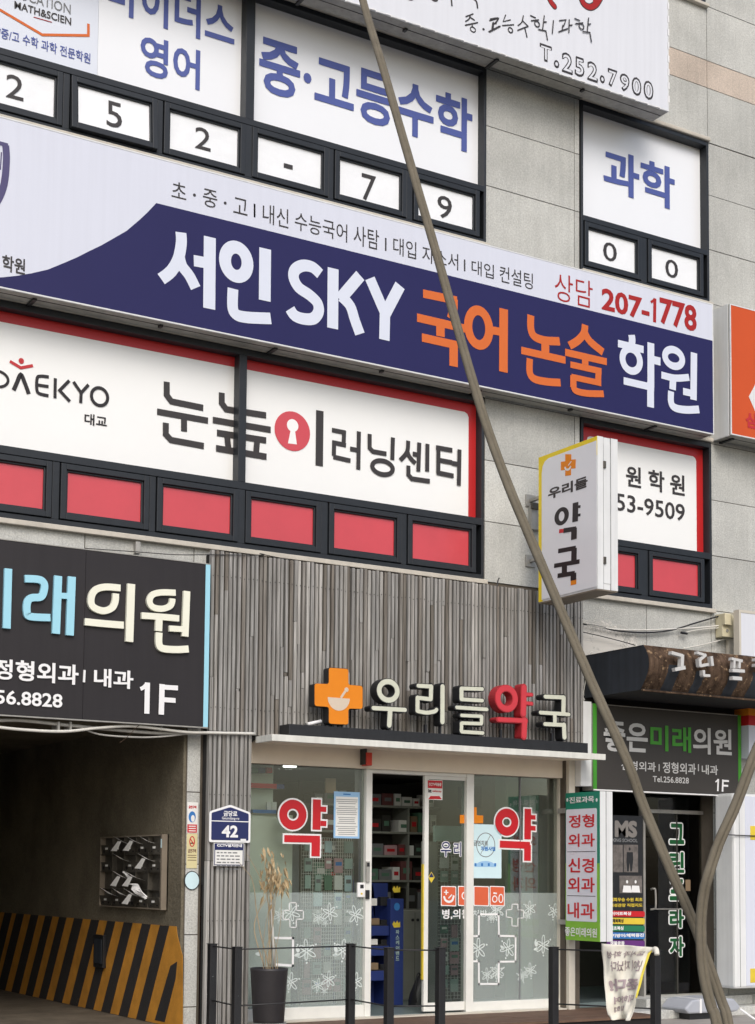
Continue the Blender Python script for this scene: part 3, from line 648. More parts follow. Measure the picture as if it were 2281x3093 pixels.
for k0, body, p0, k1, p1, mt_, bo in (('A','초',(1070,1226),'A',(1163,1150),'ink',.0), ('A','중',(1265,1282),'A',(1356,1195),'ink',.0), ('A','고',(1455,1325),'A',(1545,1250),'ink',.0),
      ('B','내신',(110,1388),'B',(272,1308),'ink',.0), ('B','수능국어',(310,1432),'B',(638,1402),'ink',.0), ('B','사탐',(677,1524),'B',(836,1440),'ink',.0), ('B','대입',(924,1584),'B',(1068,1512),'ink',.0),
      ('E','자소서',(1105,62),'E',(1330,18),'ink',.0), ('E','대입',(1413,138),'E',(1552,84),'ink',.0), ('F','컨설팅',(58,188),'F',(265,138),'ink',.0), ('F','상담',(402,300),'F',(638,188),'redink',-.005), ('F','207-',(694,362),'F',(992,300),'redink',.03), ('F','778',(1056,447),'F',(1286,342),'redink',.03)):
    text(body, PK, k0, p0, k1, p1, mt_, K, bo, n=.003)
glyphs('lettering', PK, 'F', [('p',[(1026,292),(1024,441)],24), ('s',[(1001,316),(1016,306),(1026,295)],16)], 20, 'redink', K, n=.003)
g = G()
for k_, u, v0, v1 in (('A',1588,1275,1355), ('B',60,1272,1355), ('B',878,1485,1565), ('E',1370,50,122)):
    ribbon(g, PK, [PK.hit(k_,u,v0), PK.hit(k_,u,v1)], .016, 0, .003)
for k_, u, v in (('A',1213,1217), ('A',1405,1267)): disc(g, PK, PK.hit(k_,u,v), .014, .014, 0, .003)
g.build('lettering', 'ink', K)
text('학원', PK, 'D', (12, 118), 'D', (158, 48), 'ink', K, .02, n=.003)
glyphs('crest', PK, 'A', [('s',[(35,905),(40,1000),(25,1150),(-20,1260),(-90,1340),(-200,1385)],44), ('s',[(-435,778),(-440,870),(-425,1030),(-380,1163),(-310,1281),(-200,1385)],44), ('p',[(-450,772),(50,908)],26)], 46, 'purpleink', K, n=.003)
glyphs('crest', PK, 'A', [('p',[(9,950),(2,1060)],8)], 8, 'purpleink', K, n=.003)

# orange sign beyond the right edge
YO = -.30; ox0 = at('F',1498,700,YO).x; oz1 = at('F',1498,325,YO).z; oz0 = at('F',1503,1140,YO).z
O = sign_box('orange_sign', 'orange sign with a white diamond, cut by the right edge of the photo', ox0, ox0+3.0, oz0, oz1, YO, -.03, 'orangesign')
g = G(); g.box(ox0-.006, ox0+.02, YO+.03, -.0, oz0-.004, oz1+.004); g.build('side_panel', 'whitebox', O)
underside(O, ox0, ox0+3, YO, -.03, oz0, 1.0, .12)
PO = WY(YO); a, b = PO.hit('F', 1612, 905)
G().prism(PO, [(a, b), (a+.14, b+.22), (a+.28, b), (a+.14, b-.22)], .001, .003).build('diamond_mark', 'whitebox', O)
a, b = PO.hit('F', 1594, 1090)
text('삼', PO, 'F', (1592, 1095), 'F', (1672, 1015), 'redborder', O, .04, n=.003)
# ------------------------------------------------------------------ clinic sign at the left, over the garage
YC = -.20; PC = WY(YC); cx1 = 5.725
C = thing('clinic_sign', 'charcoal clinic sign with light blue and cream letters above the garage entrance', 'sign', (4, YC, 2.642))
sx = at('G', 528, 700, YC).x
for a, b in ((-1.0, 1.6), (1.603, sx-.0015), (sx+.0015, cx1)): G().box(a, b, YC, YC+.02, 2.645, 4.094).build('sign_panel', 'clinic', C)
G().box(cx1, cx1+.045, YC-.002, YC+.02, 2.642, 4.097).build('blue_edge', 'sky', C)
g = G(); g.box(-1, cx1+.045, YC+.02, -.03, 2.642, 4.097); g.build('sign_case', 'black', C)
g = G(); g.box(-1, cx1+.045, YC-.006, YC+.03, 2.63, 2.641); g.box(-1, cx1+.045, YC-.004, YC+.02, 4.098, 4.106); g.build('sign_rim', 'alu', C)
glyphs('lettering', PC, 'G', [('p',[(-230,400),(-70,412)],44), ('p',[(-75,400),(-80,640)],50), ('p',[(-228,385),(-234,632)],50), ('p',[(-250,612),(-60,628)],44), ('p',[(46,370),(36,742)],48)], 48, 'sky', C, n=.03, thick=.03, cap=None)
glyphs('lettering', PC, 'G', [('s',[(150,432),(235,437),(268,460),(270,500),(250,545),(190,552),(165,580),(163,640),(185,668),(308,675)],46), [(357,415),(343,775)], ('p',[(372,538),(432,542)],36), [(442,420),(429,785)]], 50, 'sky', C, n=.03, thick=.03)
glyphs('lettering', PC, 'G', [('s',[(745,490),(650,484),(590,502),(563,550),(572,605),(635,632),(690,615),(712,575),(716,525)],42), ('s',[(523,700),(640,712),(765,722)],44), ('p',[(812,465),(800,825)],50),
      ('s',[(1088,520),(1000,518),(945,532),(926,572),(945,608),(1000,620),(1050,605),(1066,580),(1068,556)],38), ('s',[(876,662),(1000,670),(1110,680)],40), ('p',[(985,682),(982,758)],46), ('p',[(1048,742),(1150,748)],36), ('p',[(1158,510),(1147,792)],44), ('s',[(985,768),(984,835),(1005,866),(1090,874),(1168,870)],44)], 44, 'cream', C, n=.03, thick=.03)
for body, p0, p1, bo in (('신경외과', (-680,975), (-120,885), .024), ('정형외과', (-45,1055), (489,968), .026), ('내과', (582,1102), (830,1006), .026), ('256.8828', (-100,1205), (388,1150), .022)):
    text(body, PC, 'G', p0, 'G', p1, 'whiteacr', C, bo, n=.012)
glyphs('lettering', PC, 'G', [('p',[(917,1078),(913,1272)],34), ('s',[(873,1118),(893,1108),(915,1084)],24), ('p',[(1008,1088),(1003,1278)],36), ('p',[(1000,1106),(1107,1112)],30), ('p',[(1010,1184),(1092,1190)],30)], 30, 'whiteacr', C, n=.012)
g = G(); ribbon(g, PC, [PC.hit('G',526,1000), PC.hit('G',522,1076)], .018, 0, .012); g.build('lettering', 'whiteacr', C)
# conduits under it
for i, (pts, r, mt_, lab) in enumerate((
    ([('G',-60,1315,-.12),('G',120,1312,-.12),('G',350,1335,-.12),('G',440,1345,-.12),('G',700,1370,-.1),('G',1000,1392,-.1),('G',1300,1390,-.16)], .016, 'conduit', 'thick grey conduit running just under the charcoal clinic sign'),
    ([('G',-60,1350,-.16),('G',150,1372,-.16),('G',400,1382,-.16),('G',620,1360,-.16),('G',850,1350,-.16),('G',1150,1385,-.16),('G',1320,1390,-.17),('G',1590,1396,-.17)], .013, 'wirewhite', 'pale pipe sagging below the clinic sign and over to the slats'),
    ([('G',480,1345,-.12),('G',620,1400,-.12),('G',850,1418,-.12),('G',1000,1415,-.12),('G',1160,1398,-.12)], .008, 'conduit', 'thin grey cable loop sagging over the dark garage opening'))):
    P_ = smoothpath([at(k, u, v, Y) for k, u, v, Y in pts], 6)
    o = G().tube(P_, r, 8).build('conduit', mt_, smooth=True); single(o, lab, 'conduit')
g = G()
for u in (360, 435, 1000): p = at('G', u, 1345, -.12); g.box(p.x-.01, p.x+.01, -.15, 0, p.z-.05, p.z+.03)
g.build('conduit_clip', 'alu', bpy.data.objects['conduit'])
P_ = smoothpath([at('G',880,1330,-.15), at('G',850,1360,-.2), at('G',790,1420,-.22), at('G',745,1455,-.2)], 4)
o = G().tube(P_, .0025, 5).build('twig', 'rust', smooth=True); single(o, 'thin brown dead twig hanging from the pipes under the clinic sign', 'twig')
o = G().tube(smoothpath([at('G',530,240,-.1), at('G',850,262,-.12), at('G',1100,280,-.15), at('G',1320,280,-.15), at('G',1640,282,-.16), at('H',100,275,-.16), at('H',330,325,-.05)], 5), .004, 5).build('wire', 'wireblack', smooth=True)
single(o, 'thin black wire running above the clinic sign to the slat screen', 'wire')
o = G().box(at('G',832,230).x, at('G',862,230).x, -.06, -.003, at('G',845,278).z, at('G',845,205).z).build('wall_bracket', 'alu', bevel=.003); single(o, 'small grey metal bracket on the wall above the clinic sign', 'bracket')

# ------------------------------------------------------------------ garage side wall: hazard stripes, mailbox, meter box
PG = WX(5.64)
hz = thing('hazard_marking', 'yellow and black slanted warning stripes painted low along the garage wall', 'marking', (5.64, 2, 0))
tl = lambda u: 935+(1068-935)*(u/1110); bl = lambda u: 1448+(1652-1448)*(u/1130)
yt, yb_ = PG.hit('J', 1108, 1068), PG.hit('J', 1133, 1652)
g = G(); zt_, zb_ = .875, -.015
g.prism(PG, [(-8, zb_), (yb_[0]+.03, zb_), (yb_[0]+.01, .4), (yb_[0]+.0, .62), (yt[0], .80), (yt[0]-.02, zt_), (-8, zt_)], .0, .003); g.build('yellow_band', 'yellow', hz)
edges = [20,70,105,153,195,243,285,330,372,418,465,520,570,622,672,722,775,830,888,943,1000,1058]
blk = [(edges[i], edges[i+1]) for i in range(0, len(edges), 2)]
def stripe(a0, a1, b0, b1): G().prism(PG, [(a0, zt_), (a1, zt_), (b1, zb_), (b0, zb_)], .003, .005).build('black_stripe', 'blackpaint', hz)
last = None
for a, b in blk:
    if a == 20: continue
    s_ = -(115+35*a/1050)
    a0, a1 = PG.hit('J', a, tl(a))[0], PG.hit('J', b, tl(b))[0]; b0, b1 = PG.hit('J', a+s_, bl(a+s_))[0], PG.hit('J', b+s_, bl(b+s_))[0]
    stripe(a0, a1, b0, b1)
    if last is None: first = (a0, a1, b0, b1)
    last = 1
for i in range(1, 9): stripe(*[q-.43*i for q in first])
G().prism(PG, [PG.hit('J', *p) for p in ((1066,1290),(1108,1262),(1098,1370),(1030,1640),(968,1628))], .003, .005).build('black_stripe', 'blackpaint', hz)
# mailbox bank
PGf = WX(5.575); ya, yb2, mz0, mz1 = PGf.hit('J',622,700)[0], PGf.hit('J',1008,700)[0], PGf.hit('J',820,930)[1], PGf.hit('J',820,477)[1]; print('mail', ya, yb2, mz0, mz1)
MB = thing('mailbox_bank', 'dented steel apartment mailbox bank on the dark garage wall', 'mailbox', (5.6, 1.2, mz0))
g = G(); g.rect(PG, ya, yb2, mz0, mz1, 0, .012); g.build('back_plate', 'steel', MB)
g = G(); g.frame(PG, ya, yb2, mz0, mz1, (.012, .03, .012, .012), .0, .065); g.build('case', 'steelcream', MB)
nc, nr = 5, 4; cw = (yb2-.03-ya-.012)/nc; ch = (mz1-mz0-.024)/nr
g = G()
for i in range(1, nc): g.rect(PG, ya+.012+i*cw-.003, ya+.012+i*cw+.003, mz0+.012, mz1-.012, .012, .06)
for j in range(1, nr): g.rect(PG, ya+.012, yb2-.03, mz0+.012+j*ch-.003, mz0+.012+j*ch+.003, .012, .0625)
o = g.build('divider', 'steel', MB); o['kind'] = 'stuff'
missing = {(1,1), (0,2), (1,2), (4,2), (3,2), (2,2)}
for j in range(nr):
    for i in range(nc):
        if (i, j) in missing: continue
        x = ya+.012+i*cw; z = mz1-.012-(j+1)*ch; tilt = random.uniform(0, .02)
        g = G(); top = z+ch*random.uniform(.55, .66)
        g.add([PG.pt(x+.006,z+.004,.052), PG.pt(x+cw-.006,z+.004,.052), PG.pt(x+cw-.006,top,.055+tilt), PG.pt(x+.006,top,.055+tilt),
               PG.pt(x+.006,z+.004,.045), PG.pt(x+cw-.006,z+.004,.045), PG.pt(x+cw-.006,top,.048+tilt), PG.pt(x+.006,top,.048+tilt)],
              [(0,1,2,3),(7,6,5,4),(0,4,5,1),(1,5,6,2),(2,6,7,3),(3,7,4,0)])
        d = g.build('mailbox_door', 'steel', MB)
        g = G()
        for f in (.25, .75): disc(g, PG, (x+cw*f, z+ch*.22), .022, .018, .0565, .058, 10)
        g.build('door_hole', 'underside', d)
        G().rect(PG, x+cw*.42, x+cw*.62, z+ch*.30, z+ch*.42, .057+tilt*.6, .060+tilt*.6).build('name_tag', 'white', d)
G().rect(PG, yb2-.027, yb2-.004, mz0+.56, mz0+.64, .065, .067).build('label_sticker', 'paleblue', MB)
rows = ['top', 'second', 'third', 'bottom']
leaf = [(2,0,0),(3,0,0),(4,0,1),(2,1,1),(4,1,0),(2,2,0),(3,2,0),(1,3,1),(2,3,1),(3,3,0)]
cols = ['leftmost', 'second from left', 'middle', 'fourth from left', 'rightmost']
for i, j, kind in leaf:
    x = ya+.012+i*cw+.03; z = mz1-.012-(j+1)*ch+ch*.62
    w_ = cw*.85; o_ = Vector(PG.pt(x, z, .07))
    g = G()
    def sheet(p, q, r_, s_):
        p, q, r_, s_ = [Vector(PG.pt(*c)) for c in (p, q, r_, s_)]; th = PG.N*.004+Vector((0,0,.002))
        g.add([p,q,r_,s_,p+th,q+th,r_+th,s_+th], [(0,3,2,1),(4,5,6,7),(0,1,5,4),(1,2,6,5),(2,3,7,6),(3,0,4,7)])
    sheet((x, z, .04), (x+w_*.5, z-.02, .02), (x+w_*.5+.05, z+.02, .17), (x-.05, z+.075, .17))
    if not kind: sheet((x-.05, z-.07, .18), (x+.09, z-.075, .18), (x+w_*.5+.05, z+.016, .172), (x+.1, z+.02, .17))
    o = g.build('leaflet', 'white'); single(o, 'folded white leaflet in the %s slot of the %s mailbox row' % (cols[i], rows[j]), 'leaflet', 'leaflets stuck in the mailbox bank')
x = ya+.012+3.2*cw; z = mz0+.17
V = []; NA, NB = 9, 6
for j in range(NB+1):
    for i in range(NA+1):
        f, h = i/NA, j/NB; V.append(PG.pt(x-.24+.46*f+.05*h, z+.17-.17*f-.075*h+.02*math.sin(f*9+h*4), .10+.05*math.sin(f*3.1)+.022*math.sin(f*14+h*6)-.02*h))
F = [(j*(NA+1)+i, (j+1)*(NA+1)+i, (j+1)*(NA+1)+i+1, j*(NA+1)+i+1) for j in range(NB) for i in range(NA)]
o = build('magazine', V, F, 'whiteacr'); md = o.modifiers.new('t', 'SOLIDIFY'); md.thickness = .012
single(o, 'bright crumpled magazine stuck in the bottom right of the mailbox bank', 'magazine')
# meter box
a0, a1, b0, b1 = prect(PG, 'J', 593, 1293, 657, 1097)
t = thing('meter_box', 'small black box mounted on the hazard stripes of the garage wall', 'box', tuple(PG.pt(a0, b0, 0)))
G().rect(PG, a0+.05, a1+.05, b0, b1, .005, .04).build('case', 'black', t, bevel=.004)
G().rect(PG, a0+.08, a1+.02, b0+.04, b1-.04, .04, .046).build('cover', 'darkmetal', t, bevel=.002)
# notices on the pier
P0 = WY(-.003)
def notice(name, label, k, u0, v0, u1, v1, mt_, Y=-.003, th=.003, cat='notice'):
    pl = WY(Y); a0, a1, b0, b1 = prect(pl, k, u0, v0, u1, v1)
    t = thing(name, label, cat, tuple(pl.pt(a0, b0))); G().rect(pl, a0, a1, b0, b1, 0, th).build('sheet', mt_, t); return t, pl
t, pl = notice('no_smoking_notice', 'white and red no smoking notice, upper one on the garage pier', 'J', 1166, 462, 1235, 270, 'white')
text('금연구역', pl, 'J', (1176,308), 'J', (1224,290), 'stickred', t, .05, n=.004)
g = G(); c = pl.hit('J', 1198, 360); disc(g, pl, c, .034, .05, .003, .0045); g.build('picture', 'bluebar', t)
g = G(); c = pl.hit('J', 1202, 370); disc(g, pl, c, .018, .03, .0045, .006); g.build('picture', 'white', t)
G().rect(pl, *prect(pl,'J',1168,458,1228,408), .003, .0045).build('red_band', 'stickred', t)
g = G()
for v in (418, 432, 447): g.rect(pl, *prect(pl,'J',1176,v+3,1220,v-2), .0045, .0055)
g.build('fine_print', 'white', t)
t, pl = notice('no_smoking_notice', 'yellowed no smoking notice with a crossed cigarette, lower one on the garage pier', 'J', 1162, 680, 1232, 465, 'clothyellow')
t.children[0].data.materials[0] = mat('yellowed_notice', (216,206,158), .6, .06)
glyphs('no_smoking_symbol', pl, 'J', [('o',1197,512,1180,1215,480,547,6), ('p',[(1186,497),(1209,530)],6)], 6, 'stickred', t, n=.0045)
glyphs('cigarette_symbol', pl, 'J', [('p',[(1187,524),(1207,524)],7)], 6, 'blackink', t, n=.004)
text('금연구역', pl, 'J', (1172,585), 'J', (1222,560), 'redbox', t, .03, n=.004)
g = G()
for v in (600, 613, 630): g.rect(pl, *prect(pl,'J',1170,v+2,1224,v-2), .003, .004)
g.build('fine_print', 'cardboard', t)
g = G(); c = P0.hit('J', 1197, 757); disc(g, P0, c, .075, .085, 0, .004); t = thing('round_sticker', 'round white sticker with a black outline on the garage pier', 'sticker', tuple(P0.pt(*c)))
g.build('outline', 'black', t); g = G(); disc(g, P0, c, .067, .077, .004, .006); g.build('face', 'paleblue', t)
# red and white strip in the gap beside the slats
t = thing('banner_strip', 'narrow strip of red and white banner in the gap beside the slatted pillar', 'banner', (5.835, -.01, 0))
G().box(5.815, 5.85, -.03, -.01, -.1, .97).build('red_part', 'redpaint', t); G().box(5.815, 5.85, -.03, -.01, .97, 1.25).build('white_part', 'whiteacr', t)
G().box(5.82, 5.85, -.03, -.01, 1.25, 1.7).build('red_part', 'redpaint', t)

# ------------------------------------------------------------------ slat screen
SY = -.14
SC = thing('slatted_screen', 'weathered grey wooden slat screen above the pharmacy and down its left pillar', 'cladding', (8, SY, 0))
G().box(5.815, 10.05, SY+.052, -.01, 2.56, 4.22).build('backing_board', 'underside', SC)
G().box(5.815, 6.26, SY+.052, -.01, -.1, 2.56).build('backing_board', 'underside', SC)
xL, xRr, n = 5.812, 10.06, 96; pit = (xRr-xL)/n
SM = {}
for i in range(n):
    x = xL+i*pit; w_ = pit*random.uniform(.60, .70)
    bot = -.1 if x < 6.225 else 2.60; top = 4.25+random.uniform(-.006, .006)
    if 6.225 <= x < 6.30: bot = 2.60
    cuts = []
    if bot < 0: cuts = [.93+random.uniform(-.01,.01) if i > 0 else .9, 2.62]; cuts = [1.46, 2.62]
    if random.random() < .5: cuts.append(random.uniform(2.8, 4.0))
    if random.random() < .15: cuts.append(random.uniform(2.75, 4.05))
    cuts = [bot]+sorted(c for c in cuts if c > bot+.1)+[top]
    lean0 = random.uniform(-.002, .002)
    for a, b in zip(cuts[:-1], cuts[1:]):
        dx = random.uniform(-.003, .003); dy = random.uniform(-.005, .006); l2 = random.uniform(-.004, .004) if random.random() < .35 else 0
        ww = w_*random.uniform(.9, 1.04); x0 = x+dx+lean0
        V = [(x0,SY+dy,a+.0015),(x0+ww,SY+dy,a+.0015),(x0+ww,SY+.05,a+.0015),(x0,SY+.05,a+.0015),(x0+l2,SY+dy,b-.0015),(x0+ww+l2,SY+dy,b-.0015),(x0+ww+l2,SY+.05,b-.0015),(x0+l2,SY+.05,b-.0015)]
        build('slat', V, [(0,3,2,1),(4,5,6,7),(0,1,5,4),(1,2,6,5),(2,3,7,6),(3,0,4,7)], 'slat', SC)
g = G()
for z in (4.02, 2.83):
    for i in range(n): x = xL+i*pit+pit*.38+random.uniform(-.004,.004); zz = z+random.uniform(-.008,.008); g.box(x-.003, x+.003, SY-.0075, SY, zz-.003, zz+.003)
for z in (2.05, .93):
    for i in range(10): x = xL+i*pit+pit*.38; g.box(x-.003, x+.003, SY-.0075, SY, z-.003, z+.003)
o = g.build('nail_head', 'wireblack', SC); o['kind'] = 'stuff'

# ------------------------------------------------------------------ canopy, black trough and channel letters
CY = -.47
cn = thing('entrance_canopy', 'flat white edged canopy over the pharmacy front', 'canopy', (8, CY, 2.52))
G().box(6.272, 10.07, CY, CY+.03, 2.528, 2.588).build('fascia', 'canopy', cn, bevel=.003)
G().box(6.272, 6.30, CY+.03, -.145, 2.528, 2.588).build('side_fascia', 'canopy', cn, bevel=.003)
G().box(6.30, 10.07, CY+.03, .06, 2.545, 2.575).build('soffit', 'soffit', cn)
hz0 = 2.365
G().box(6.26, 9.93, .06, .16, hz0, 2.545).build('header', 'soffit', cn)
bz1 = at('I',608,1455,-.36).z; g = G(); g.box(6.50, 9.93, -.36, -.17, 2.588, bz1); g.build('gutter', 'black', cn, bevel=.004)
print('beam top', bz1)
LT = thing('pharmacy_lettering', 'black sided letters 우리들약국 and orange cross standing above the canopy', 'sign', (8.4, -.4, bz1))
YL = -.37; PL = WY(YL)
def ch_letter(items, w, face, side, k='H', label=None):
    o = glyphs('letter', PL, k, items, w, side, LT, n=0, thick=.11, cap='r', grow=.003)
    glyphs('letter_face', PL, k, items, w, face, o, n=.004, thick=.003, cap='r', grow=-.004)
    return o
cr = [(522,982),(645,990),(645,1090),(735,1098),(735,1243),(645,1240),(645,1342),(522,1336),(522,1230),(432,1224),(432,1082),(522,1086)]
cp = [PL.hit('H', *p) for p in cr]
xa = [cp[0][0], cp[1][0]]; g = G(); rp = roundpoly(cp, .025); g.prism(PL, rp, -.10, 0); o = g.build('cross', 'letterside', LT)
cc = Vector((sum(p[0] for p in cp)/12, sum(p[1] for p in cp)/12)); g = G(); g.prism(PL, [tuple(cc+(Vector(p)-cc)*.985) for p in rp], 0, .004); g.build('cross_face', 'crossorange', o)
b0 = PL.hit('H', 515, 1167); b1 = PL.hit('H', 652, 1180); rr = (b1[0]-b0[0])/2; cb = ((b0[0]+b1[0])/2, (b0[1]+b1[1])/2)
g = G(); g.prism(PL, [(cb[0]+rr*math.cos(t), cb[1]+rr*1.02*math.sin(t)) for t in [math.pi+math.pi*i/16 for i in range(17)]], .004, .006)
ribbon(g, PL, [PL.hit('H',600,1168), PL.hit('H',628,1126)], .022, .004, .0065, 'r'); disc(g, PL, PL.hit('H',632,1122), .021, .021, .004, .007); g.build('mortar_symbol', 'bowl', o)
ch_letter([('o',893,1127,820,966,1052,1206,38)], 38, 'letterface', 'letterside'); ch_letter([('p',[(798,1236),(1000,1248)],32), ('p',[(905,1250),(899,1345)],38)], 34, 'letterface', 'letterside')
ch_letter([('p',[(1078,1097),(1160,1102)],30), ('p',[(1161,1100),(1158,1182)],34), ('p',[(1160,1182),(1076,1172)],30), ('p',[(1076,1170),(1075,1255)],34), ('s',[(1075,1255),(1130,1265),(1180,1258),(1195,1245)],30)], 32, 'letterface', 'letterside')
ch_letter([('p',[(1232,1100),(1231,1325)],36)], 34, 'letterface', 'letterside')
ch_letter([('p',[(1482,1118),(1348,1114)],28), ('p',[(1350,1114),(1350,1182)],34), ('p',[(1350,1182),(1482,1190)],28)], 30, 'letterface', 'letterside')
ch_letter([('p',[(1318,1232),(1510,1245)],28)], 30, 'letterface', 'letterside')
ch_letter([('p',[(1348,1282),(1478,1288)],26), ('p',[(1476,1288),(1474,1334)],30), ('p',[(1476,1334),(1350,1330)],26), ('p',[(1350,1330),(1349,1382)],30), ('p',[(1349,1384),(1485,1392)],27)], 28, 'letterface', 'letterside')
ch_letter([('o',101,1172,30,172,1092,1262,40)], 40, 'letterred', 'letterredside', 'I')
ch_letter([('p',[(210,1108),(206,1272)],42), ('p',[(212,1150),(258,1153)],22), ('p',[(212,1205),(258,1209)],22)], 40, 'letterred', 'letterredside', 'I')
ch_letter([('p',[(52,1308),(222,1316)],30), ('p',[(214,1312),(210,1412)],40)], 34, 'letterred', 'letterredside', 'I')
ch_letter([('p',[(340,1165),(458,1170)],30), ('p',[(457,1170),(455,1262)],36)], 32, 'letterface', 'letterside', 'I')
ch_letter([('p',[(310,1264),(492,1276)],28), ('p',[(402,1270),(402,1328)],32)], 30, 'letterface', 'letterside', 'I')
ch_letter([('p',[(338,1336),(460,1342)],29), ('p',[(459,1340),(462,1420)],36)], 32, 'letterface', 'letterside', 'I')
g = G()
for u in (560, 600, 905, 1140, 1232, 1400): p = at('H', u, 1360, YL); g.box(p.x-.01, p.x+.01, YL+.03, YL+.06, bz1-.01, bz1+.08)
for u in (80, 210, 400, 460): p = at('I', u, 1400, YL); g.box(p.x-.01, p.x+.01, YL+.03, YL+.06, bz1-.01, bz1+.08)
g.build('letter_leg', 'letterside', LT)['kind'] = 'stuff'
p = at('H', 430, 1330, -.3)
t = thing('white_spotlight', 'small white tube lying at the left end of the black trough', 'light', tuple(p))
G().tube([at('H',388,1338,-.3), at('H',475,1318,-.3)], .017, 10).build('tube', 'whiteacr', t, smooth=True); G().tube([at('H',380,1340,-.3), at('H',389,1338,-.3)], .02, 10).build('cap', 'alu', t)
a0, a1, b0, b1 = prect(WY(-.05), 'H', 757, 1594, 795, 1514)
t = thing('red_lamp_box', 'small red box hanging under the canopy above the open door', 'lamp', (a0, -.05, b1))
G().box(a0, a1, -.05, .04, b0, b1).build('case', 'redlamp', t, bevel=.006); G().box(a0-.01, a0+.012, -.04, .05, b0+.01, 2.545).build('bracket', 'black', t)
# ------------------------------------------------------------------ pharmacy interior
GY = .15; PF = WY(GY); PD = WY(GY-.004)
RM = thing('shop_interior', 'dim interior of the pharmacy seen through its glass front', 'room', (8, 2, 0))
G().box(6.28, 9.93, .2, 3.9, -.03, .0).build('shop_floor', 'floortile', RM)
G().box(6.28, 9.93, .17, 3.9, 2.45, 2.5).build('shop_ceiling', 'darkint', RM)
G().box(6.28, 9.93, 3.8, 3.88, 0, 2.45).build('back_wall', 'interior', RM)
G().box(6.27, 6.29, .2, 3.8, 0, 2.45).build('side_wall', 'interior', RM); G().box(9.915, 9.93, .2, 3.8, 0, 2.45).build('side_wall', 'interior', RM)
for k, u, v in (('K',280,38), ('K',850,76)):
    p = at_z(k, u, v, 2.445)
    if p.y < 3.7 and p.y > .2: 
        g = G(); g.lathe((p.x, p.y, 2.425), [(.07,0),(.07,.02)], 20); g.build('ceiling_lamp', 'lamp', RM); la = bpy.data.lights.new('ceiling_lamp_light', 'AREA'); la.shape = 'DISK'; la.size = .3; la.energy = 4; la.color = (1,.97,.9); lo = bpy.data.objects.new('ceiling_lamp_light', la); COL.objects.link(lo); lo.parent = RM; lo.location = Vector((p.x, p.y, 2.41))-base(RM)
    print('lamp', p)
def ibox(name, label, cat, k, u0, v0, u1, v1, Y, depth, mt_, bevel=.004, group=None):
    pl = WY(Y); a0, a1, b0, b1 = prect(pl, k, u0, v0, u1, v1)
    o = G().box(a0, a1, Y, Y+depth, max(b0, .002), b1).build(name, mt_, bevel=bevel); return single(o, label, cat, group)
# tall display back and upper shelf in the left window
a0, a1, b0, b1 = prect(WY(.45), 'K', 30, 1490, 300, 350)
t = thing('display_cabinet', 'pale green back of a tall display cabinet in the left window', 'cabinet', (a0, .45, 0))
G().box(a0-.1, a1, .45, .95, .1, b1).build('cabinet_back', 'panelgreen', t, bevel=.004)
G().box(a0-.1, a1, .47, .95, .002, .1).build('cabinet_base', 'cardboard', t)
G().box(a1+.002, a1+.10, .5, .9, .002, b1-.06).build('cabinet_side', 'greyprint', t)
PI = WY(.40); a0, a1, b0, b1 = prect(PI, 'K', 40, 342, 238, 30)
t = thing('product_shelf', 'small white shelf unit at the top left of the pharmacy window', 'shelf', (a0, .4, b0))
G().box(a0-.05, a1, .6, .62, b0, b1).build('shelf_back', 'panelgreen', t); G().box(a0-.05, a1, .42, .6, b0, b0+.012).build('shelf_board', 'shelf', t)
zm = PI.hit('K', 100, 180)[1]; G().box(a0-.05, a1, .42, .6, zm, zm+.01).build('shelf_board', 'shelf', t)
G().box(a0-.05, PI.hit('K',200,165)[0], .405, .418, zm, zm+.045).build('shelf_strip', 'stickred', t); G().box(PI.hit('K',200,165)[0], a1+.02, .405, .418, zm, zm+.045).build('shelf_strip', 'blue', t)
for i, (u, mt_) in enumerate(((62,'greenbox'),(108,'blue'),(152,'stickred'))):
    ibox('medicine_pack', '%s pack on the little white shelf at the top left of the window' % ['green', 'blue', 'red'][i], 'box', 'K', u-16, 85, u+20, 52, .47, .08, mt_, .002, 'packs on the little window shelf')
ibox('medicine_pack', 'flat turquoise pack on the lower board of the little window shelf', 'box', 'K', 50, 338, 195, 318, .43, .1, 'bluebar', .002)
for u in (150, 185): ibox('paper_stand', '%s small white card standing on the little window shelf' % ('left' if u == 150 else 'right'), 'card', 'K', u-14, 318, u+14, 268, .47, .02, 'white', .001, 'cards on the little window shelf')
ibox('poster_frame', 'small pale card on the dark back wall of the pharmacy', 'card', 'K', 503, 210, 568, 120, 1.6, .02, 'cardboard', .002)
ibox('inner_post', 'grey green upright post inside the glass beside the open door', 'post', 'K', 697, 1540, 733, 60, .32, .08, 'greyprint', .004)
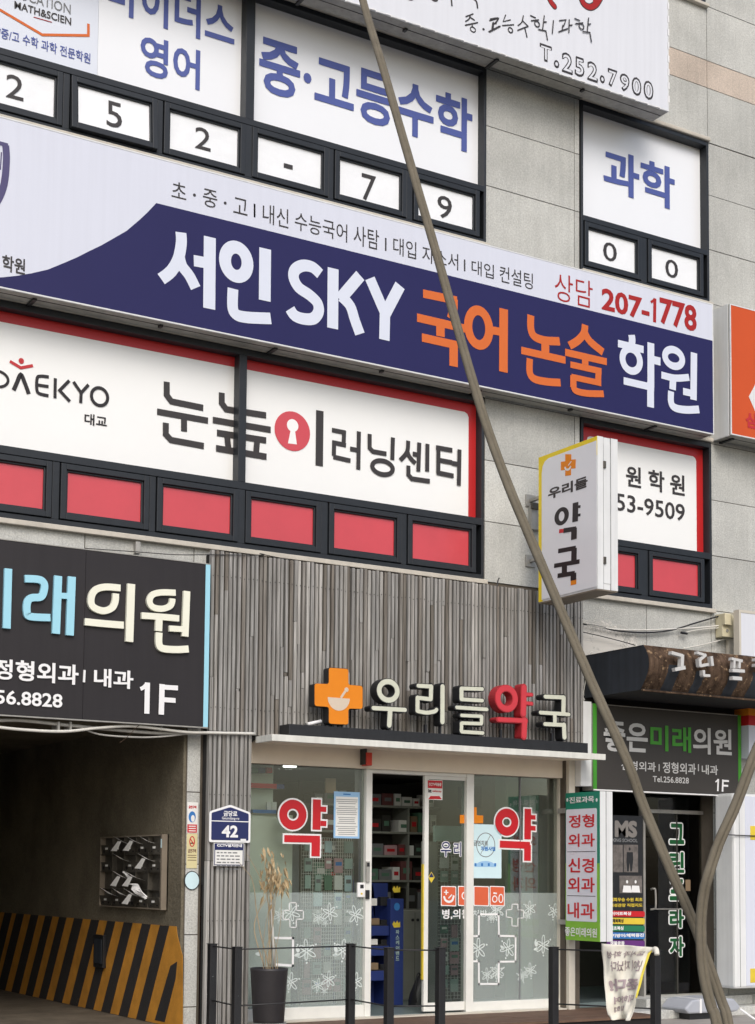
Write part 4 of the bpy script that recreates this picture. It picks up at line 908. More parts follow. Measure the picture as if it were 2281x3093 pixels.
# wire racks with hanging goods
def rack(label, k, u0, v0, u1, v1, Y, nx, nz, goods, cols, hdr=None, prob=.8):
    pl = WY(Y); a0, a1, b0, b1 = prect(pl, k, u0, v0, u1, v1); b0 = max(b0, .03)
    t = thing('wire_rack', label, 'rack', (a0, Y, 0)); g = G()
    for i in range(nx+1): x = a0+(a1-a0)*i/nx; r = .006 if i in (0, nx) else .0022; g.box(x-r, x+r, Y, Y+.004, b0, b1)
    for j in range(nz+1): z = b0+(b1-b0)*j/nz; g.box(a0, a1, Y-.002, Y+.002, z-.0022, z+.0022)
    o = g.build('wire_grid', 'shopwhite', t); o['kind'] = 'stuff'
    g = G(); g.box(a0-.012, a0, Y-.01, Y+.3, 0, b1); g.box(a1, a1+.012, Y-.01, Y+.3, 0, b1); g.build('rack_post', 'shelf', t)
    rows = goods; n = 0; cwid = (a1-a0)/cols
    for j in range(rows):
        z1 = b1-.03-(b1-b0-.1)*j/rows
        for i in range(cols):
            if random.random() > prob: continue
            w_ = cwid*random.uniform(.55, .9); h = (b1-b0)/rows*random.uniform(.55, .9); x = a0+cwid*(i+.5)-w_/2
            m_ = random.choice(['white','mintbox','greenbox','white','pinkbox','paleblue','mintbox','pinkbox','mintbox','white'])
            p_ = G().box(x, x+w_, Y-.035, Y-.02, z1-h, z1).build('hanging_pack', m_, t, bevel=.002)
            if random.random() < .6: G().box(x+w_*.15, x+w_*.85, Y-.0375, Y-.0355, z1-h*.5, z1-h*.25).build('pack_print', random.choice(['white','greyprint','greenbox','bluebar']), p_)
    return t
rack('white wire rack full of hanging goods behind the left window', 'K', 342, 1530, 668, 495, .50, 22, 46, 9, 5)
rack('narrow white wire rack of goods behind the sliding door', 'K', 1198, 1500, 1395, 515, .75, 9, 44, 11, 3)
ibox('rack_header', 'pale green header panel above the narrow wire rack', 'panel', 'K', 1185, 515, 1400, 420, .76, .04, 'mintbox')
a0, a1, b0, b1 = prect(WY(1.0), 'K', 300, 1480, 345, 500)
# shelves at the back, seen through the open door
BS = thing('shelving_unit', 'white wall shelving stocked with boxes at the back of the pharmacy', 'shelving', (8.5, 2.3, 0)); YB = 2.3
PB = WY(YB); xs0 = PB.hit('K', 770, 500)[0]-.7; xs1 = 9.9
zs = [PB.hit('K', 900, v)[1] for v in (295, 458, 605, 760, 940)]
g = G()
for z in zs: G().box(xs0, xs1, YB, YB+.35, z-.012, z+.012).build('shelf_board', 'shelf', BS)
xx = xs0
while xx < xs1: G().box(xx-.01, xx+.01, YB+.005, YB+.35, 0, zs[0]).build('shelf_upright', 'shelf', BS); xx += .62
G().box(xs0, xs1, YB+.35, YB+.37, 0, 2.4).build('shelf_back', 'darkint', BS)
CN = {'white': 'white', 'cardboard': 'brown', 'grey': 'grey', 'maroon': 'maroon', 'green': 'green', 'mint': 'mint', 'dark': 'dark', 'blue': 'blue', 'pink': 'pink'}
cb_ = PB.hit('K', 900, 948)[1]
k_ = 0; zl = sorted(zs)[:]+[2.35]
for i in range(len(zl)-1):
    z = zl[i]+.012; hmax = min(zl[i+1]-zl[i]-.05, .34); x = xs0+.03
    while x < xs1-.1:
        w_ = random.uniform(.07, .2); h = hmax*random.uniform(.5, .95)
        if random.random() < .85:
            o = G().box(x, x+w_, YB+.04, YB+.28, z, z+h).build('stock_box', random.choice(['white','cardboard','greyprint','redbox','greenbox','greyprint','white','darkint','pinkbox','darkint']), bevel=.003)
            single(o, '%s medicine box on the %s shelf at the back of the pharmacy' % (CN.get(o.data.materials[0].name.split('_')[0], 'dark'), ['lowest', 'second lowest', 'middle', 'second highest', 'highest'][i]), 'box', 'boxes on the back shelves')
            G().box(x+w_*.2, x+w_*.8, YB+.037, YB+.0395, z+h*.35, z+h*.65).build('box_label', random.choice(['white','greyprint','stickred','greenbox']), o)
        x += w_+.015
a0, a1, b0, b1 = prect(WY(1.6), 'K', 985, 1470, 1108, 945)
t = thing('low_cabinet', 'pale low cabinet with two dark knobs at the right of the open door', 'cabinet', (a0, 1.6, 0)); 
G().box(a0, a1+.5, 1.6, 2.0, .002, b1).build('body', 'shelf', t, bevel=.004)
for f in (.47, .73): g = G(); disc(g, WY(1.598), (a0+(a1-a0)*f, b1-.1), .016, .016, 0, .012, 14); g.build('knob', 'black', t)
g = G(); x_ = a0+(a1-a0)*.6; g.box(x_-.002, x_+.002, 1.5975, 1.599, .05, b1-.02); g.build('door_gap', 'darkint', t)
# blue cardboard display stand
YD = 1.1; PT_ = WY(YD); a0, a1, b0, b1 = prect(PT_, 'K', 785, 1490, 985, 775)
t = thing('display_stand', 'dark blue cardboard display stand with rounded pockets inside the open door', 'display stand', (a0, YD, 0))
W_ = a1-a0; g = G(); hh = b1
prof = [(a0-.25, .002), (a1, .002), (a1, b1), (a1-.17, b1), (a1-.22, b1-.05), (a0+.2, b1-.05)]; prof += [(a0+.0+.13*math.cos(t_)+.07, b1-.05+.11*math.sin(t_)) for t_ in [math.pi*i/10 for i in range(11)]]; prof += [(a0-.25, b1-.05)]
G().prism(WY(YD+.3), prof, -.05, 0).build('back_panel', 'blue', t)
G().box(a1-.16, a1, YD-.02, YD+.3, .002, b1-.16).build('side_panel', 'blue', t, bevel=.003)
for j, v in enumerate((1040, 1165, 1320)):
    z = PT_.hit('K', 860, v)[1]; G().box(a0-.25, a1-.165, YD, YD+.28, max(z-.10, .003), z-.0).build('pocket_tray', 'blue', t, bevel=.003)
    G().box(a0-.25, a1-.165, YD+.02, YD+.27, z, z+.012).build('pocket_liner', 'underside', t)
for j, (v, m_) in enumerate(((880,'white'), (1020,'cardboard'), (1150,'darkint'), (1300,'cardboard'))):
    z = PT_.hit('K', 860, v+35)[1]
    for i in range(3):
        x = a0-.12+i*.13+random.uniform(-.02,.02); o = G().box(x, x+.10, YD+.05, YD+.12, z, z+random.uniform(.07,.12)).build('small_pack', random.choice([m_, 'white', 'black']), bevel=.003)
        single(o, 'small %s pack in the %s tray of the blue display stand' % (CN.get(o.data.materials[0].name.split('_')[0], 'black'), ['top', 'second', 'third', 'bottom'][j]), 'pack', 'goods in the blue display stand')
PQ = WY(YD-.021)
yy = 1065
for c in '파스케어밴드': text(c, PQ, 'K', (940, yy+26), 'K', (962, yy), 'mintbox', t, .03, n=.002); yy += 33
g = G(); disc(g, PQ, PQ.hit('K',948,920), .035, .04, 0, .002); g.build('round_print', 'bluebar', t)
g = G()
for v in (812, 1030):
    c = PQ.hit('K', 945, v); g.prism(PQ, [(c[0]-.05,c[1]),(c[0]-.03,c[1]+.035),(c[0]-.01,c[1]+.01),(c[0]+.01,c[1]+.04),(c[0]+.025,c[1]+.01),(c[0]+.045,c[1]+.03),(c[0]+.045,c[1]-.03),(c[0]-.03,c[1]-.035)], 0, .002)
g.build('yellow_print', 'yellowbox', t)
# black bag beside the door
pb = at('K', 1098, 1545, .9); t = thing('black_bag', 'slumped black backpack on the shop floor just inside the door', 'bag', (pb.x, .9, .002))
g = G(); NB_ = 14
prof_ = [(0, .002, .20), (.05, .002, .21), (.12, .01, .2), (.2, .03, .17), (.27, .05, .13), (.32, .07, .07)]
for i, (z, dx, w_) in enumerate(prof_):
    for j in range(NB_):
        a_ = 2*math.pi*j/NB_; g.V.append(Vector((pb.x+dx+w_*.5*(abs(math.cos(a_))**.6)*(1 if math.cos(a_) > 0 else -1)*(1+.08*math.sin(3*a_+z*20)), .95+.09*math.sin(a_)*(1-z), z+.002)))
for i in range(len(prof_)-1):
    for j in range(NB_): g.F.append((i*NB_+j, i*NB_+(j+1)%NB_, (i+1)*NB_+(j+1)%NB_, (i+1)*NB_+j))
g.F.append(tuple(range((len(prof_)-1)*NB_, len(prof_)*NB_)))
g.build('bag_body', MT['wireblack'], t, smooth=True)
G().tube(smoothpath([(pb.x+.02,.9,.28),(pb.x-.05,.88,.34),(pb.x-.09,.87,.2),(pb.x-.08,.87,.05)], 4), .008, 6).build('strap', 'wireblack', t, smooth=True)
# things behind the right pane
ibox('wall_panel', 'tall pale green panel behind the right window pane', 'panel', 'L', 192, 1490, 388, 372, .55, .05, 'mintbox')
bpy.data.objects['wall_panel'].data.materials[0] = mat('grey_green_panel', (176,190,182), .7, .05)
ibox('white_cabinet', 'white wall cabinet high behind the right window pane', 'cabinet', 'L', 245, 368, 395, 232, .5, .25, 'white')
ibox('cardboard_box', 'brown carton on top of the shelving behind the right pane', 'box', 'K', 1570, 290, 1700, 160, 1.4, .3, 'cardboard')
ibox('cardboard_box', 'wide dim carton behind the orange cross sticker', 'box', 'K', 1420, 300, 1560, 170, 1.5, .3, 'greyprint')
ibox('inner_pillar', 'green tinted pillar behind the right window pane', 'pillar', 'L', 95, 1490, 180, 110, .7, .2, 'mintbox')
bpy.data.objects['inner_pillar'].data.materials[0] = mat('green_tinted', (112,142,126), .6, .08)
ibox('grey_board', 'grey board low behind the large cross outline', 'panel', 'K', 1430, 1495, 1640, 800, .9, .05, 'greyprint')

# ------------------------------------------------------------------ pharmacy glass front
SF = thing('glass_storefront', 'white framed glass front of the pharmacy with a sliding door standing open', 'storefront', (8, GY, 0))
fx = lambda k, u: PF.hit(k, u, 800 if k == 'K' else 800)[0]
xa, xb, xc, xd, xe, xf = 6.30, fx('K',737), fx('K',774), fx('K',1112), fx('K',1365), fx('K',1410)
xg, xh = fx('L',425), 9.925
print('front xs', xa, xb, xc, xd, xe, xf, xg)
zbot = PF.hit('K', 500, 1540)[1]; zb2 = PF.hit('L', 200, 1500)[1]; print('zb', zbot, zb2)
g = G()
g.box(xb, xc, GY-.05, GY+.05, .0, hz0); g.build('door_jamb', 'shopwhite', SF, bevel=.004)
G().box(xa, xb, GY-.04, GY+.04, .0, zbot).build('bottom_rail', 'shopwhite', SF, bevel=.004)
G().box(xe, xf, GY-.05, GY+.05, .0, hz0).build('mullion', 'shopwhite', SF, bevel=.004)
G().box(xf, xg, GY-.04, GY+.04, .0, zb2).build('bottom_rail', 'shopwhite', SF, bevel=.004)
G().box(xg, xh, GY-.05, GY+.05, .0, hz0).build('corner_post', 'beige', SF, bevel=.004)
G().box(xc, xe, GY-.04, GY+.06, hz0-.035, hz0).build('door_track', 'shopwhite', SF, bevel=.003)
G().box(xa, xb, GY-.003, GY+.003, zbot, hz0).build('glass_pane', 'glass', SF)
G().box(xf, xg, GY-.003, GY+.003, zb2, hz0).build('glass_pane', 'glass', SF)
x_ = fx('L', 183); G().box(x_-.006, x_+.006, GY-.01, GY+.01, zb2, hz0).build('glass_joint', 'greyprint', SF)
g = G(); dz1 = hz0-.035; sd_ = G()
db = PF.hit('K', 1250, 1515)[1]; dt = PF.hit('K', 1250, 130)[1]; xs_ = fx('K', 1138)
DR = G().box(xd, xs_, GY-.02, GY+.02, .02, dz1).build('sliding_door', 'shopwhite', SF, bevel=.003)
G().box(xs_, xe, GY-.02, GY+.02, .02, db).build('door_rail', 'shopwhite', DR); G().box(xs_, xe, GY-.02, GY+.02, dt, dz1).build('door_rail', 'shopwhite', DR)
G().box(xs_, xe, GY-.003, GY+.003, db, dt).build('door_pane', 'glassdark', DR)
G().box(xd-.012, xd, GY-.015, GY+.015, PF.hit('K',1110,1375)[1], PF.hit('K',1110,655)[1]).build('door_edge_strip', 'yellowbox', DR)
G().box(xa, xh, -.02, GY-.05, -.01, .004).build('threshold', 'beige', SF)
# frosted lower film
fz = PF.hit('K', 300, 832)[1]
G().box(xa, xb-.002, GY-.0045, GY-.0035, zbot, fz).build('frosted_film', 'frost', SF); G().box(xf, xg, GY-.0045, GY-.0035, zb2, fz).build('frosted_film', 'frost', SF)
# etched flowers and crosses
def flower(k, u, v, s, mt_='decal', rot=0, fill=False):
    g = G(); c = Vector(PD.hit(k, u, v)); sc = PD.sc(k, u, v)*s
    for i in range(6):
        a = rot+math.pi/2+i*math.pi/3+random.uniform(-.12,.12); d = Vector((math.cos(a), math.sin(a))); e = Vector((-d.y, d.x)); Lp = sc*(1.0 if i % 2 == 0 else .82)
        loop = [tuple(c+d*Lp*(.12+.44*(1-math.cos(t)))+e*Lp*.17*math.sin(t)) for t in [2*math.pi*j/12 for j in range(13)]]
        ribbon(g, PD, loop, sc*.085, -.0002+i*.0002, .0004+i*.0002)
    for i in range(3):
        a = rot+i*2.1+.5; disc(g, PD, tuple(c+Vector((math.cos(a), math.sin(a)))*sc*1.05), sc*.09, sc*.09, .0003, .0018, 10)
    return g.build('flower_decal', mt_, SF)
for k, u, v, s in (('K',290,960,62),('K',215,975,45),('K',528,958,60),('K',458,985,42),('K',690,970,60),('K',385,1195,72),('K',610,1190,68),('K',285,1390,60),('K',520,1375,55),('K',455,1410,45),('K',692,1385,55),
                   ('K',500,1020,22),('K',495,1445,22),('K',1455,1182,66),('K',1580,1325,48),('K',1512,1345,44),('K',1570,945,55),('K',1530,985,32),('L',245,932,48),('L',230,975,30),('L',400,950,50),('L',330,1160,62),('L',110,1180,60),('L',250,1318,48),('L',200,1350,42),('L',40,1330,52),('L',40,940,44),('L',18,985,30)):
    flower(k, u, v, s, rot=random.uniform(-.3,.3))
for k, pts in (('K',((325,1210),(330,1240),(315,1238))), ):
    pass
def leafdecal(k, u, v, a, s):
    g = G(); c = Vector(PD.hit(k, u, v)); sc = PD.sc(k, u, v)*s; d = Vector((math.cos(a), math.sin(a))); e = Vector((-d.y, d.x))
    g.prism(PD, [tuple(c+d*sc*math.cos(t)+e*sc*.55*math.sin(t)*(1-.4*math.cos(t))) for t in [2*math.pi*j/14 for j in range(14)]], 0, .0008); g.build('leaf_decal', 'decal', SF)
for k, u, v, a, s in (('K',328,1185,2.0,22),('K',325,1222,3.3,20),('K',565,1182,2.0,22),('K',562,1222,3.3,18),('K',82,1215,3,20),('L',285,1150,2,20),('L',285,1185,3.3,18),('L',75,1175,2.4,18)): leafdecal(k, u, v, a, s)
def outline(k, pts, w, name='cross_decal', close=True, n=.002):
    g = G(); P = [PD.hit(*(p if isinstance(p[0], str) else (k, *p))) for p in pts]
    if close: P.append(P[0])
    for a, b in zip(P[:-1], P[1:]):
        a, b = Vector(a), Vector(b); d = (b-a).normalized()*w/2; ribbon(g, PD, [tuple(a-d), tuple(b+d)], w, 0, n)
    return g.build(name, 'whiteacr' if name != 'x' else 'decal', SF)
outline('K', [(278,895),(320,895),(320,943),(364,945),(364,998),(320,998),(320,1050),(280,1048),(280,1000),(238,998),(238,945),(278,943)], .009)
outline('L', [(135,905),(172,905),(172,940),(208,942),(208,990),(172,992),(172,1042),(135,1040),(135,988),(100,985),(100,940),(135,938)], .009)
outline('K', [(185,1115),(300,1117),(298,1288),(185,1280)], .022, close=False)
B_ = [('K',1415,1105),('K',1460,1103),('K',1462,968),('K',1580,968),('K',1582,1100),('L',50,1103),('L',158,1108),('L',155,1262),('L',50,1265),('L',48,1402),('K',1465,1402),('K',1463,1265),('K',1415,1262)]
B_ = [('K',1415,1105),('K',1460,1103),('K',1462,968),('K',1582,968),('K',1584,1102),('L',158,1106),('L',155,1262),('L',50,1266),('L',48,1404),('K',1465,1402),('K',1463,1265),('K',1415,1262)]
# the big cross: right arm lies on the L tile
u5 = lambda u: u+(1481-740)*TS
bc = [('K',1415,1104),('K',1458,1104),('K',1460,968),('K',1582,968),('K',1584,1102),('L',158,1104),('L',157,1262),('K',1584,1264),('K',1582,1402),('K',1460,1402),('K',1458,1262),('K',1415,1260)]
outline('K', bc, .018)
# red 약 stickers with white outline
def yak(k, ring, strokes, w):
    items = [ring]+strokes
    glyphs('sticker_outline', PD, k, items, w, 'whiteacr', SF, n=.004, grow=.016); glyphs('sticker_letter', PD, k, items, w, 'stickred', SF, n=.008)
yak('K', ('o',297,347,212,382,253,440,56), [('p',[(447,252),(444,440)],56), ('p',[(470,312),(505,314)],32), ('p',[(470,400),(505,402)],32), ('p',[(243,495),(465,500)],44), ('p',[(440,500),(438,606)],60)], 50)
yak('L', ('o',100,392,28,173,308,478,54), [('p',[(232,310),(230,500)],50), ('p',[(250,362),(280,364)],28), ('p',[(250,430),(280,432)],28), ('p',[(57,530),(245,538)],44), ('p',[(230,535),(229,634)],52)], 50)
# poster, stickers and fittings on the glass
def poster(name, label, k, u0, v0, u1, v1, edge, face, cat='poster', inset=.02, Y=GY-.006, lines=None):
    pl = WY(Y); a0, a1, b0, b1 = prect(pl, k, u0, v0, u1, v1); t = thing(name, label, cat, (a0, Y, b0))
    G().rect(pl, a0, a1, b0, b1, 0, .002).build('sheet', edge, t)
    if face: G().rect(pl, a0+inset, a1-inset, b0+inset, b1-inset*2.4, .002, .003).build('printed_area', face, t)
    return t, pl, (a0, a1, b0, b1)
t, pl, q = poster('notice_poster', 'white notice with a pale blue border taped beside the open door', 'K', 552, 492, 716, 207, 'signblue', 'white')
g = G(); z = q[3]-.075
for i in range(17):
    if i in (3, 8, 12): z -= .012
    w_ = random.uniform(.6, .85)*(q[1]-q[0]); c_ = (q[0]+q[1])/2; g.rect(pl, c_-w_/2, c_+w_/2, z-.0028, z+.0028, .003, .0035); z -= .0185
    if z < q[2]+.03: break
o = g.build('text_line', 'greyprint', t); o['kind'] = 'stuff'
G().rect(pl, (q[0]+q[1])/2-.04, (q[0]+q[1])/2+.04, q[3]-.03, q[3]-.018, .002, .003).build('heading', 'bluebar', t)
t, pl, q = poster('clinic_poster', 'pale blue support programme poster on the right pane', 'K', 1410, 742, 1600, 410, 'paleblue', None)
glyphs('circle_print', pl, 'K', [('o',1500,532,1442,1560,458,612,5), ('p',[(1470,590),(1530,475)],4)], 5, 'greyprint', t, n=.003)
text('금연치료', pl, 'K', (1425,540), 'K', (1515,508), 'greyprint', t, .02, n=.004); text('지원사업', pl, 'K', (1470,572), 'K', (1560,545), 'bluebar', t, .04, n=.004)
g = G(); c = pl.hit('K', 1500, 660); g.prism(pl, [(c[0]+.13*math.cos(a), c[1]-.02+.06*math.sin(a)) for a in [math.pi*i/10 for i in range(11)]], .002, .003); g.build('blue_print', 'signblue', t)
g = G()
for u in (1437, 1478, 1520, 1560): c = pl.hit('K', u, 655); g.rect(pl, c[0]-.012, c[0]+.012, c[1]-.02, c[1]+.01, .003, .004)
g.build('figure_print', 'bluebar', t)
t, pl, q = poster('security_sticker', 'red and white security company sticker at the top of the sliding door', 'K', 1138, 252, 1232, 132, 'white', None, 'sticker', Y=GY-.022)
G().rect(pl, *prect(pl,'K',1140,180,1230,136), .002, .003).build('red_band', 'stickred', t); text('CCTV작동중', pl, 'K', (1146,166), 'K', (1224,148), 'white', t, .03, n=.004)
text('kt', pl, 'K', (1143,208), 'K', (1163,186), 'blackink', t, .05, n=.004); text('telecop', pl, 'K', (1168,208), 'K', (1224,194), 'stickred', t, .02, n=.004)
G().prism(pl, [pl.hit('K',*p) for p in ((1142,250),(1228,250),(1212,230),(1158,230))], .002, .003).build('red_band', 'stickred', t)
g = G(); c = PD.hit('K', 1162, 737); t = thing('diamond_sticker', 'small blue and yellow diamond sticker on the sliding door', 'sticker', (c[0], GY-.03, c[1]))
pl = WY(GY-.006); G().prism(pl, [(c[0]-.038,c[1]),(c[0],c[1]-.055),(c[0]+.038,c[1]),(c[0],c[1]+.055)], 0, .002).build('backing', 'yellowbox', t)
G().prism(pl, [(c[0]-.03,c[1]),(c[0],c[1]-.0),(c[0]+.03,c[1]),(c[0],c[1]+.046)], .002, .003).build('blue_half', 'darkblue', t)
# orange cross behind the poster
co = [(1405,300),(1445,300),(1445,350),(1485,352),(1485,395),(1445,400),(1445,430),(1405,430),(1405,425),(1340,420),(1340,348),(1405,345)]
PX_ = WY(GY-.0048)
G().prism(PX_, [PX_.hit('K',*p) for p in ((1405,300),(1445,300),(1446,350),(1486,352),(1486,400),(1340,400),(1340,348),(1404,348))], 0, .0005).build('orange_cross_decal', 'crossorange', SF)
for body, p0, p1 in (('우', (1218,612), (1288,512)), ('리', (1300,610), (1352,515))):
    text(body, PD, 'K', p0, 'K', p1, 'whiteacr', SF, .075, n=.0005); text(body, PD, 'K', (p0[0]+3,p0[1]-3), 'K', (p1[0]-3,p1[1]+3), 'darkblue', SF, .012, n=.002)
text('병,의원', PD, 'K', (1230,1000), 'K', (1400,935), 'whiteacr', SF, .018, n=.001)
text('처방', PD, 'K', (1420,985), 'K', (1510,940), 'decal', SF, .01, n=.001)
for i, (u0, u1) in enumerate(((1222,1318),(1328,1420),(1426,1522),(1526,1620))):
    g = G(); P_ = [PD.hit('K', *p) for p in ((u0,915),(u1,918),(u1,793),(u0,790))]; g.prism(PD, roundpoly(P_, .012), .0005, .0015); g.build('icon_tile', 'whiteacr', SF)
    g = G(); P_ = [PD.hit('K', *p) for p in ((u0+5,909),(u1-5,912),(u1-5,799),(u0+5,796))]; g.prism(PD, roundpoly(P_, .010), .0015, .0025); o = g.build('icon_tile', 'orangestick', SF)
glyphs('icon', PD, 'K', [('s',[(1240,855),(1250,880),(1272,890),(1292,880),(1302,850)],14), ('p',[(1268,868),(1290,845)],8), ('p',[(1240,830),(1268,832)],7), ('p',[(1254,815),(1254,846)],9)], 8, 'whiteacr', SF, n=.004)
glyphs('icon', PD, 'K', [('o',1372,850,1350,1396,825,878,8)], 8, 'whiteacr', SF, n=.004)
flower('K', 1474, 855, 28, 'whiteacr'); glyphs('icon', PD, 'K', [('o',1556,870,1540,1574,850,895,7), ('o',1594,870,1580,1610,840,898,7), ('p',[(1548,835),(1570,838)],10)], 8, 'whiteacr', SF, n=.004)
# door intercom and locks
a0, a1, b0, b1 = prect(PF, 'K', 693, 862, 740, 770); t = thing('door_sensor', 'small white control unit with a screen on the glass left of the door', 'intercom', (a0, GY-.04, b0))
G().box(a0, a1, GY-.035, GY-.004, b0, b1).build('case', 'whiteacr', t, bevel=.008); G().box(a0+.025, a1-.02, GY-.037, GY-.035, b1-.055, b1-.02).build('screen', 'black', t); g = G(); disc(g, WY(GY-.035), ((a0+a1)/2, b0+.035), .01, .01, 0, .003, 12); g.build('button', 'yellowbox', t)
a0, a1, b0, b1 = prect(WY(GY-.05), 'K', 750, 872, 774, 638); t = thing('door_lock', 'narrow grey and black lock units on the white door jamb', 'lock', (a0, GY-.06, b0))
G().box(a0, a1, GY-.07, GY-.05, b0+.16, b1).build('upper_unit', 'alu', t, bevel=.003); G().box(a0+.005, a1-.005, GY-.073, GY-.07, b1-.05, b1-.012).build('reader', 'black', t); G().box(a0, a1, GY-.07, GY-.05, b0, b0+.085).build('lower_unit', 'black', t, bevel=.003)
# deck boards
DK = thing('wooden_deck', 'brown board deck in front of the pharmacy door', 'deck', (8, -.5, -.1)); 
y = -.95
while y < -.03: 
    for xa_, xb_ in ((5.9,7.4),(7.403,8.9),(8.903,10.35)): G().box(xa_, xb_, y, y+.092, -.03, -.008+random.uniform(-.001,.001)).build('plank', 'plank', DK)
    y += .097
G().box(5.9, 10.35, -.93, -.03, -.12, -.031).build('deck_frame', 'underside', DK)

# ------------------------------------------------------------------ address plate, camera notice, pier things
YA = -.165; PA = WY(YA); t = thing('address_plate', 'house shaped dark blue address plate with a white border reading 42', 'sign', tuple(at('J',1430,520,YA)))
oc = [PA.hit('J',*p) for p in ((1303,518),(1560,522),(1562,328),(1435,284),(1305,332))]; xl, xr_ = (oc[0][0]+oc[4][0])/2, (oc[1][0]+oc[2][0])/2; zl_, zsh = (oc[0][1]+oc[1][1])/2, (oc[2][1]+oc[4][1])/2
ol = [(xl,zl_),(xr_,zl_),(xr_,zsh),((xl+xr_)/2,oc[3][1]),(xl,zsh)]
G().prism(PA, roundpoly(ol, .02), 0, .006).build('plate', 'whiteacr', t)
cc = Vector(((xl+xr_)/2, (zl_+oc[3][1])/2)); q_ = [(xl+.02,zl_+.02),(xr_-.02,zl_+.02),(xr_-.02,zsh-.012),((xl+xr_)/2,oc[3][1]-.022),(xl+.02,zsh-.012)]
G().prism(PA, roundpoly(q_, .012), .006, .008).build('blue_field', 'darkblue', t)
zln = PA.hit('J',1435,388)[1]; G().rect(PA, xl+.02, xr_-.02, zln-.004, zln+.004, .008, .0095).build('dividing_line', 'whiteacr', t)
text('금당로', PA, 'J', (1392,356), 'J', (1478,324), 'whiteacr', t, .025, n=.0095); text('Geumdang-ro', PA, 'J', (1382,380), 'J', (1490,362), 'whiteacr', t, .01, n=.0095)
text('42', PA, 'J', (1380,487), 'J', (1483,414), 'whiteacr', t, .035, n=.0095)
a0, a1, b0, b1 = prect(PA, 'J', 1498, 514, 1532, 498); G().rect(PA, a0, a1, b0, b1, .008, .0095).build('tape_patch', 'whiteacr', t)
a0, a1, b0, b1 = prect(PA, 'J', 1331, 666, 1523, 526); t = thing('camera_notice', 'white camera notice with a blue header below the address plate', 'notice', (a0, YA, b0))
G().rect(PA, a0, a1, b0, b1, 0, .004).build('plate', 'white', t); g = G(); g.frame(PA, a0+.006, a1-.006, b0+.006, b1-.004, (.008,.008,.008,.058), .004, .005); g.build('blue_border', 'darkblue', t)
text('CCTV설치안내', PA, 'J', (1352,547), 'J', (1508,530), 'whiteacr', t, .05, n=.0065)
g = G(); z = b1-.085
for i in range(6):
    x = a0+.03
    while x < a1-.06:
        w_ = random.uniform(.02, .05)
        g.rect(PA, x, min(x+w_, a1-.03), z-.0055, z+.0055, .004, .0052); x += w_+.012
    z -= .029
o = g.build('fine_print', 'greyprint', t); o['kind'] = 'stuff'

# ------------------------------------------------------------------ projecting pharmacy sign
PSX = 9.30; PP = WX(PSX); yn, yf, pz0, pz1 = -1.29, -.37, 4.08, 5.56
t = thing('projecting_sign', 'projecting lightbox sign with a yellow edge and vertical black 약국 letters', 'sign', (PSX, -.4, pz0))
G().box(PSX, PSX+.25, yn+.008, yf, pz0, pz1).build('sign_case', 'whitebox', t, bevel=.003)
G().rect(PP, -yf, PP.hit('F', 328, 1500)[0], pz0+.004, pz1-.004, .0, .006).build('yellow_edge', 'signyellow', t); G().rect(PP, PP.hit('F', 328, 1500)[0], -yn-.002, PP.hit('F', 500, 1240)[1]-.14, pz1-.004, .0, .006).build('yellow_edge', 'signyellow', t)
a0, b0 = PP.hit('I', 320, 540); a1, b1 = PP.hit('F', 660, 1195)
a0 = PP.hit('F', 325, 1500)[0]; zt_ = PP.hit('F', 500, 1240)[1]; b0 = pz0+.02
g = G(); g.prism(PP, [(a0, b0), (-yn-.002, b0), (-yn-.002, zt_+.0), (a0+.11, zt_), (a0+.05, zt_-.02), (a0+.015, zt_-.06), (a0, zt_-.13)], .006, .0075); g.build('sign_face', 'psign', t)
g = G(); ym = yn
for xx in (PSX+.075, PSX+.165): g.box(xx-.003, xx+.003, yn+.004, yn+.009, pz0, pz1)
g.build('edge_groove', 'greyprint', t)
g = G(); g.box(PSX+.002, PSX+.072, yn, yn+.008, pz0, pz1); g.box(PSX+.168, PSX+.25, yn, yn+.008, pz0, pz1); g.box(PSX+.08, PSX+.16, yn+.003, yn+.008, pz0+.06, pz1-.06); g.build('edge_panel', 'whitebox', t)
for z in (pz1-.27, pz0+.28): G().box(PSX+.07, PSX+.10, yn-.012, yn+.003, z-.035, z+.035).build('latch', 'steel', t, bevel=.003)
G().box(PSX, PSX+.25, yn+.006, yf, pz0-.012, pz0).build('base_trim', 'steelcream', t)
g = G(); 
for z in (pz0+.5, pz1-.35): g.box(PSX+.14, PSX+.18, yf, -.003, z-.015, z+.015); g.box(PSX+.10, PSX+.22, -.02, -.001, z-.06, z+.06)
g.build('wall_bracket', 'alu', t)
crs = [(472,1264),(510,1265),(510,1298),(538,1296),(536,1352),(508,1355),(508,1395),(472,1400),(472,1362),(445,1366),(445,1312),(472,1308)]
G().prism(PP, [PP.hit('F',*p) for p in crs], .0075, .009).build('orange_cross', 'crossorange', t)
glyphs('mortar_symbol', PP, 'F', [('s',[(470,1345),(480,1360),(497,1358),(508,1338)],13), ('p',[(492,1335),(512,1308)],7)], 8, 'whitebox', t, n=.0105)
text('우리들', PP, 'F', (366,1550), 'F', (612,1396), 'ink', t, .035, n=.009)
glyphs('lettering', PP, 'I', [('o',450,42,405,495,-15,96,25,1.75), ('p',[(537,-45),(534,75)],56), ('p',[(540,-18),(568,-20)],17), ('p',[(540,35),(568,32)],17), ('p',[(462,130),(540,118)],29), ('p',[(528,115),(527,185)],56)], 22, 'blackink', t, n=.009, cap=None)
glyphs('lettering', PP, 'I', [('p',[(434,134),(466,130)],24)], 22, 'stickred', t, n=.0095)
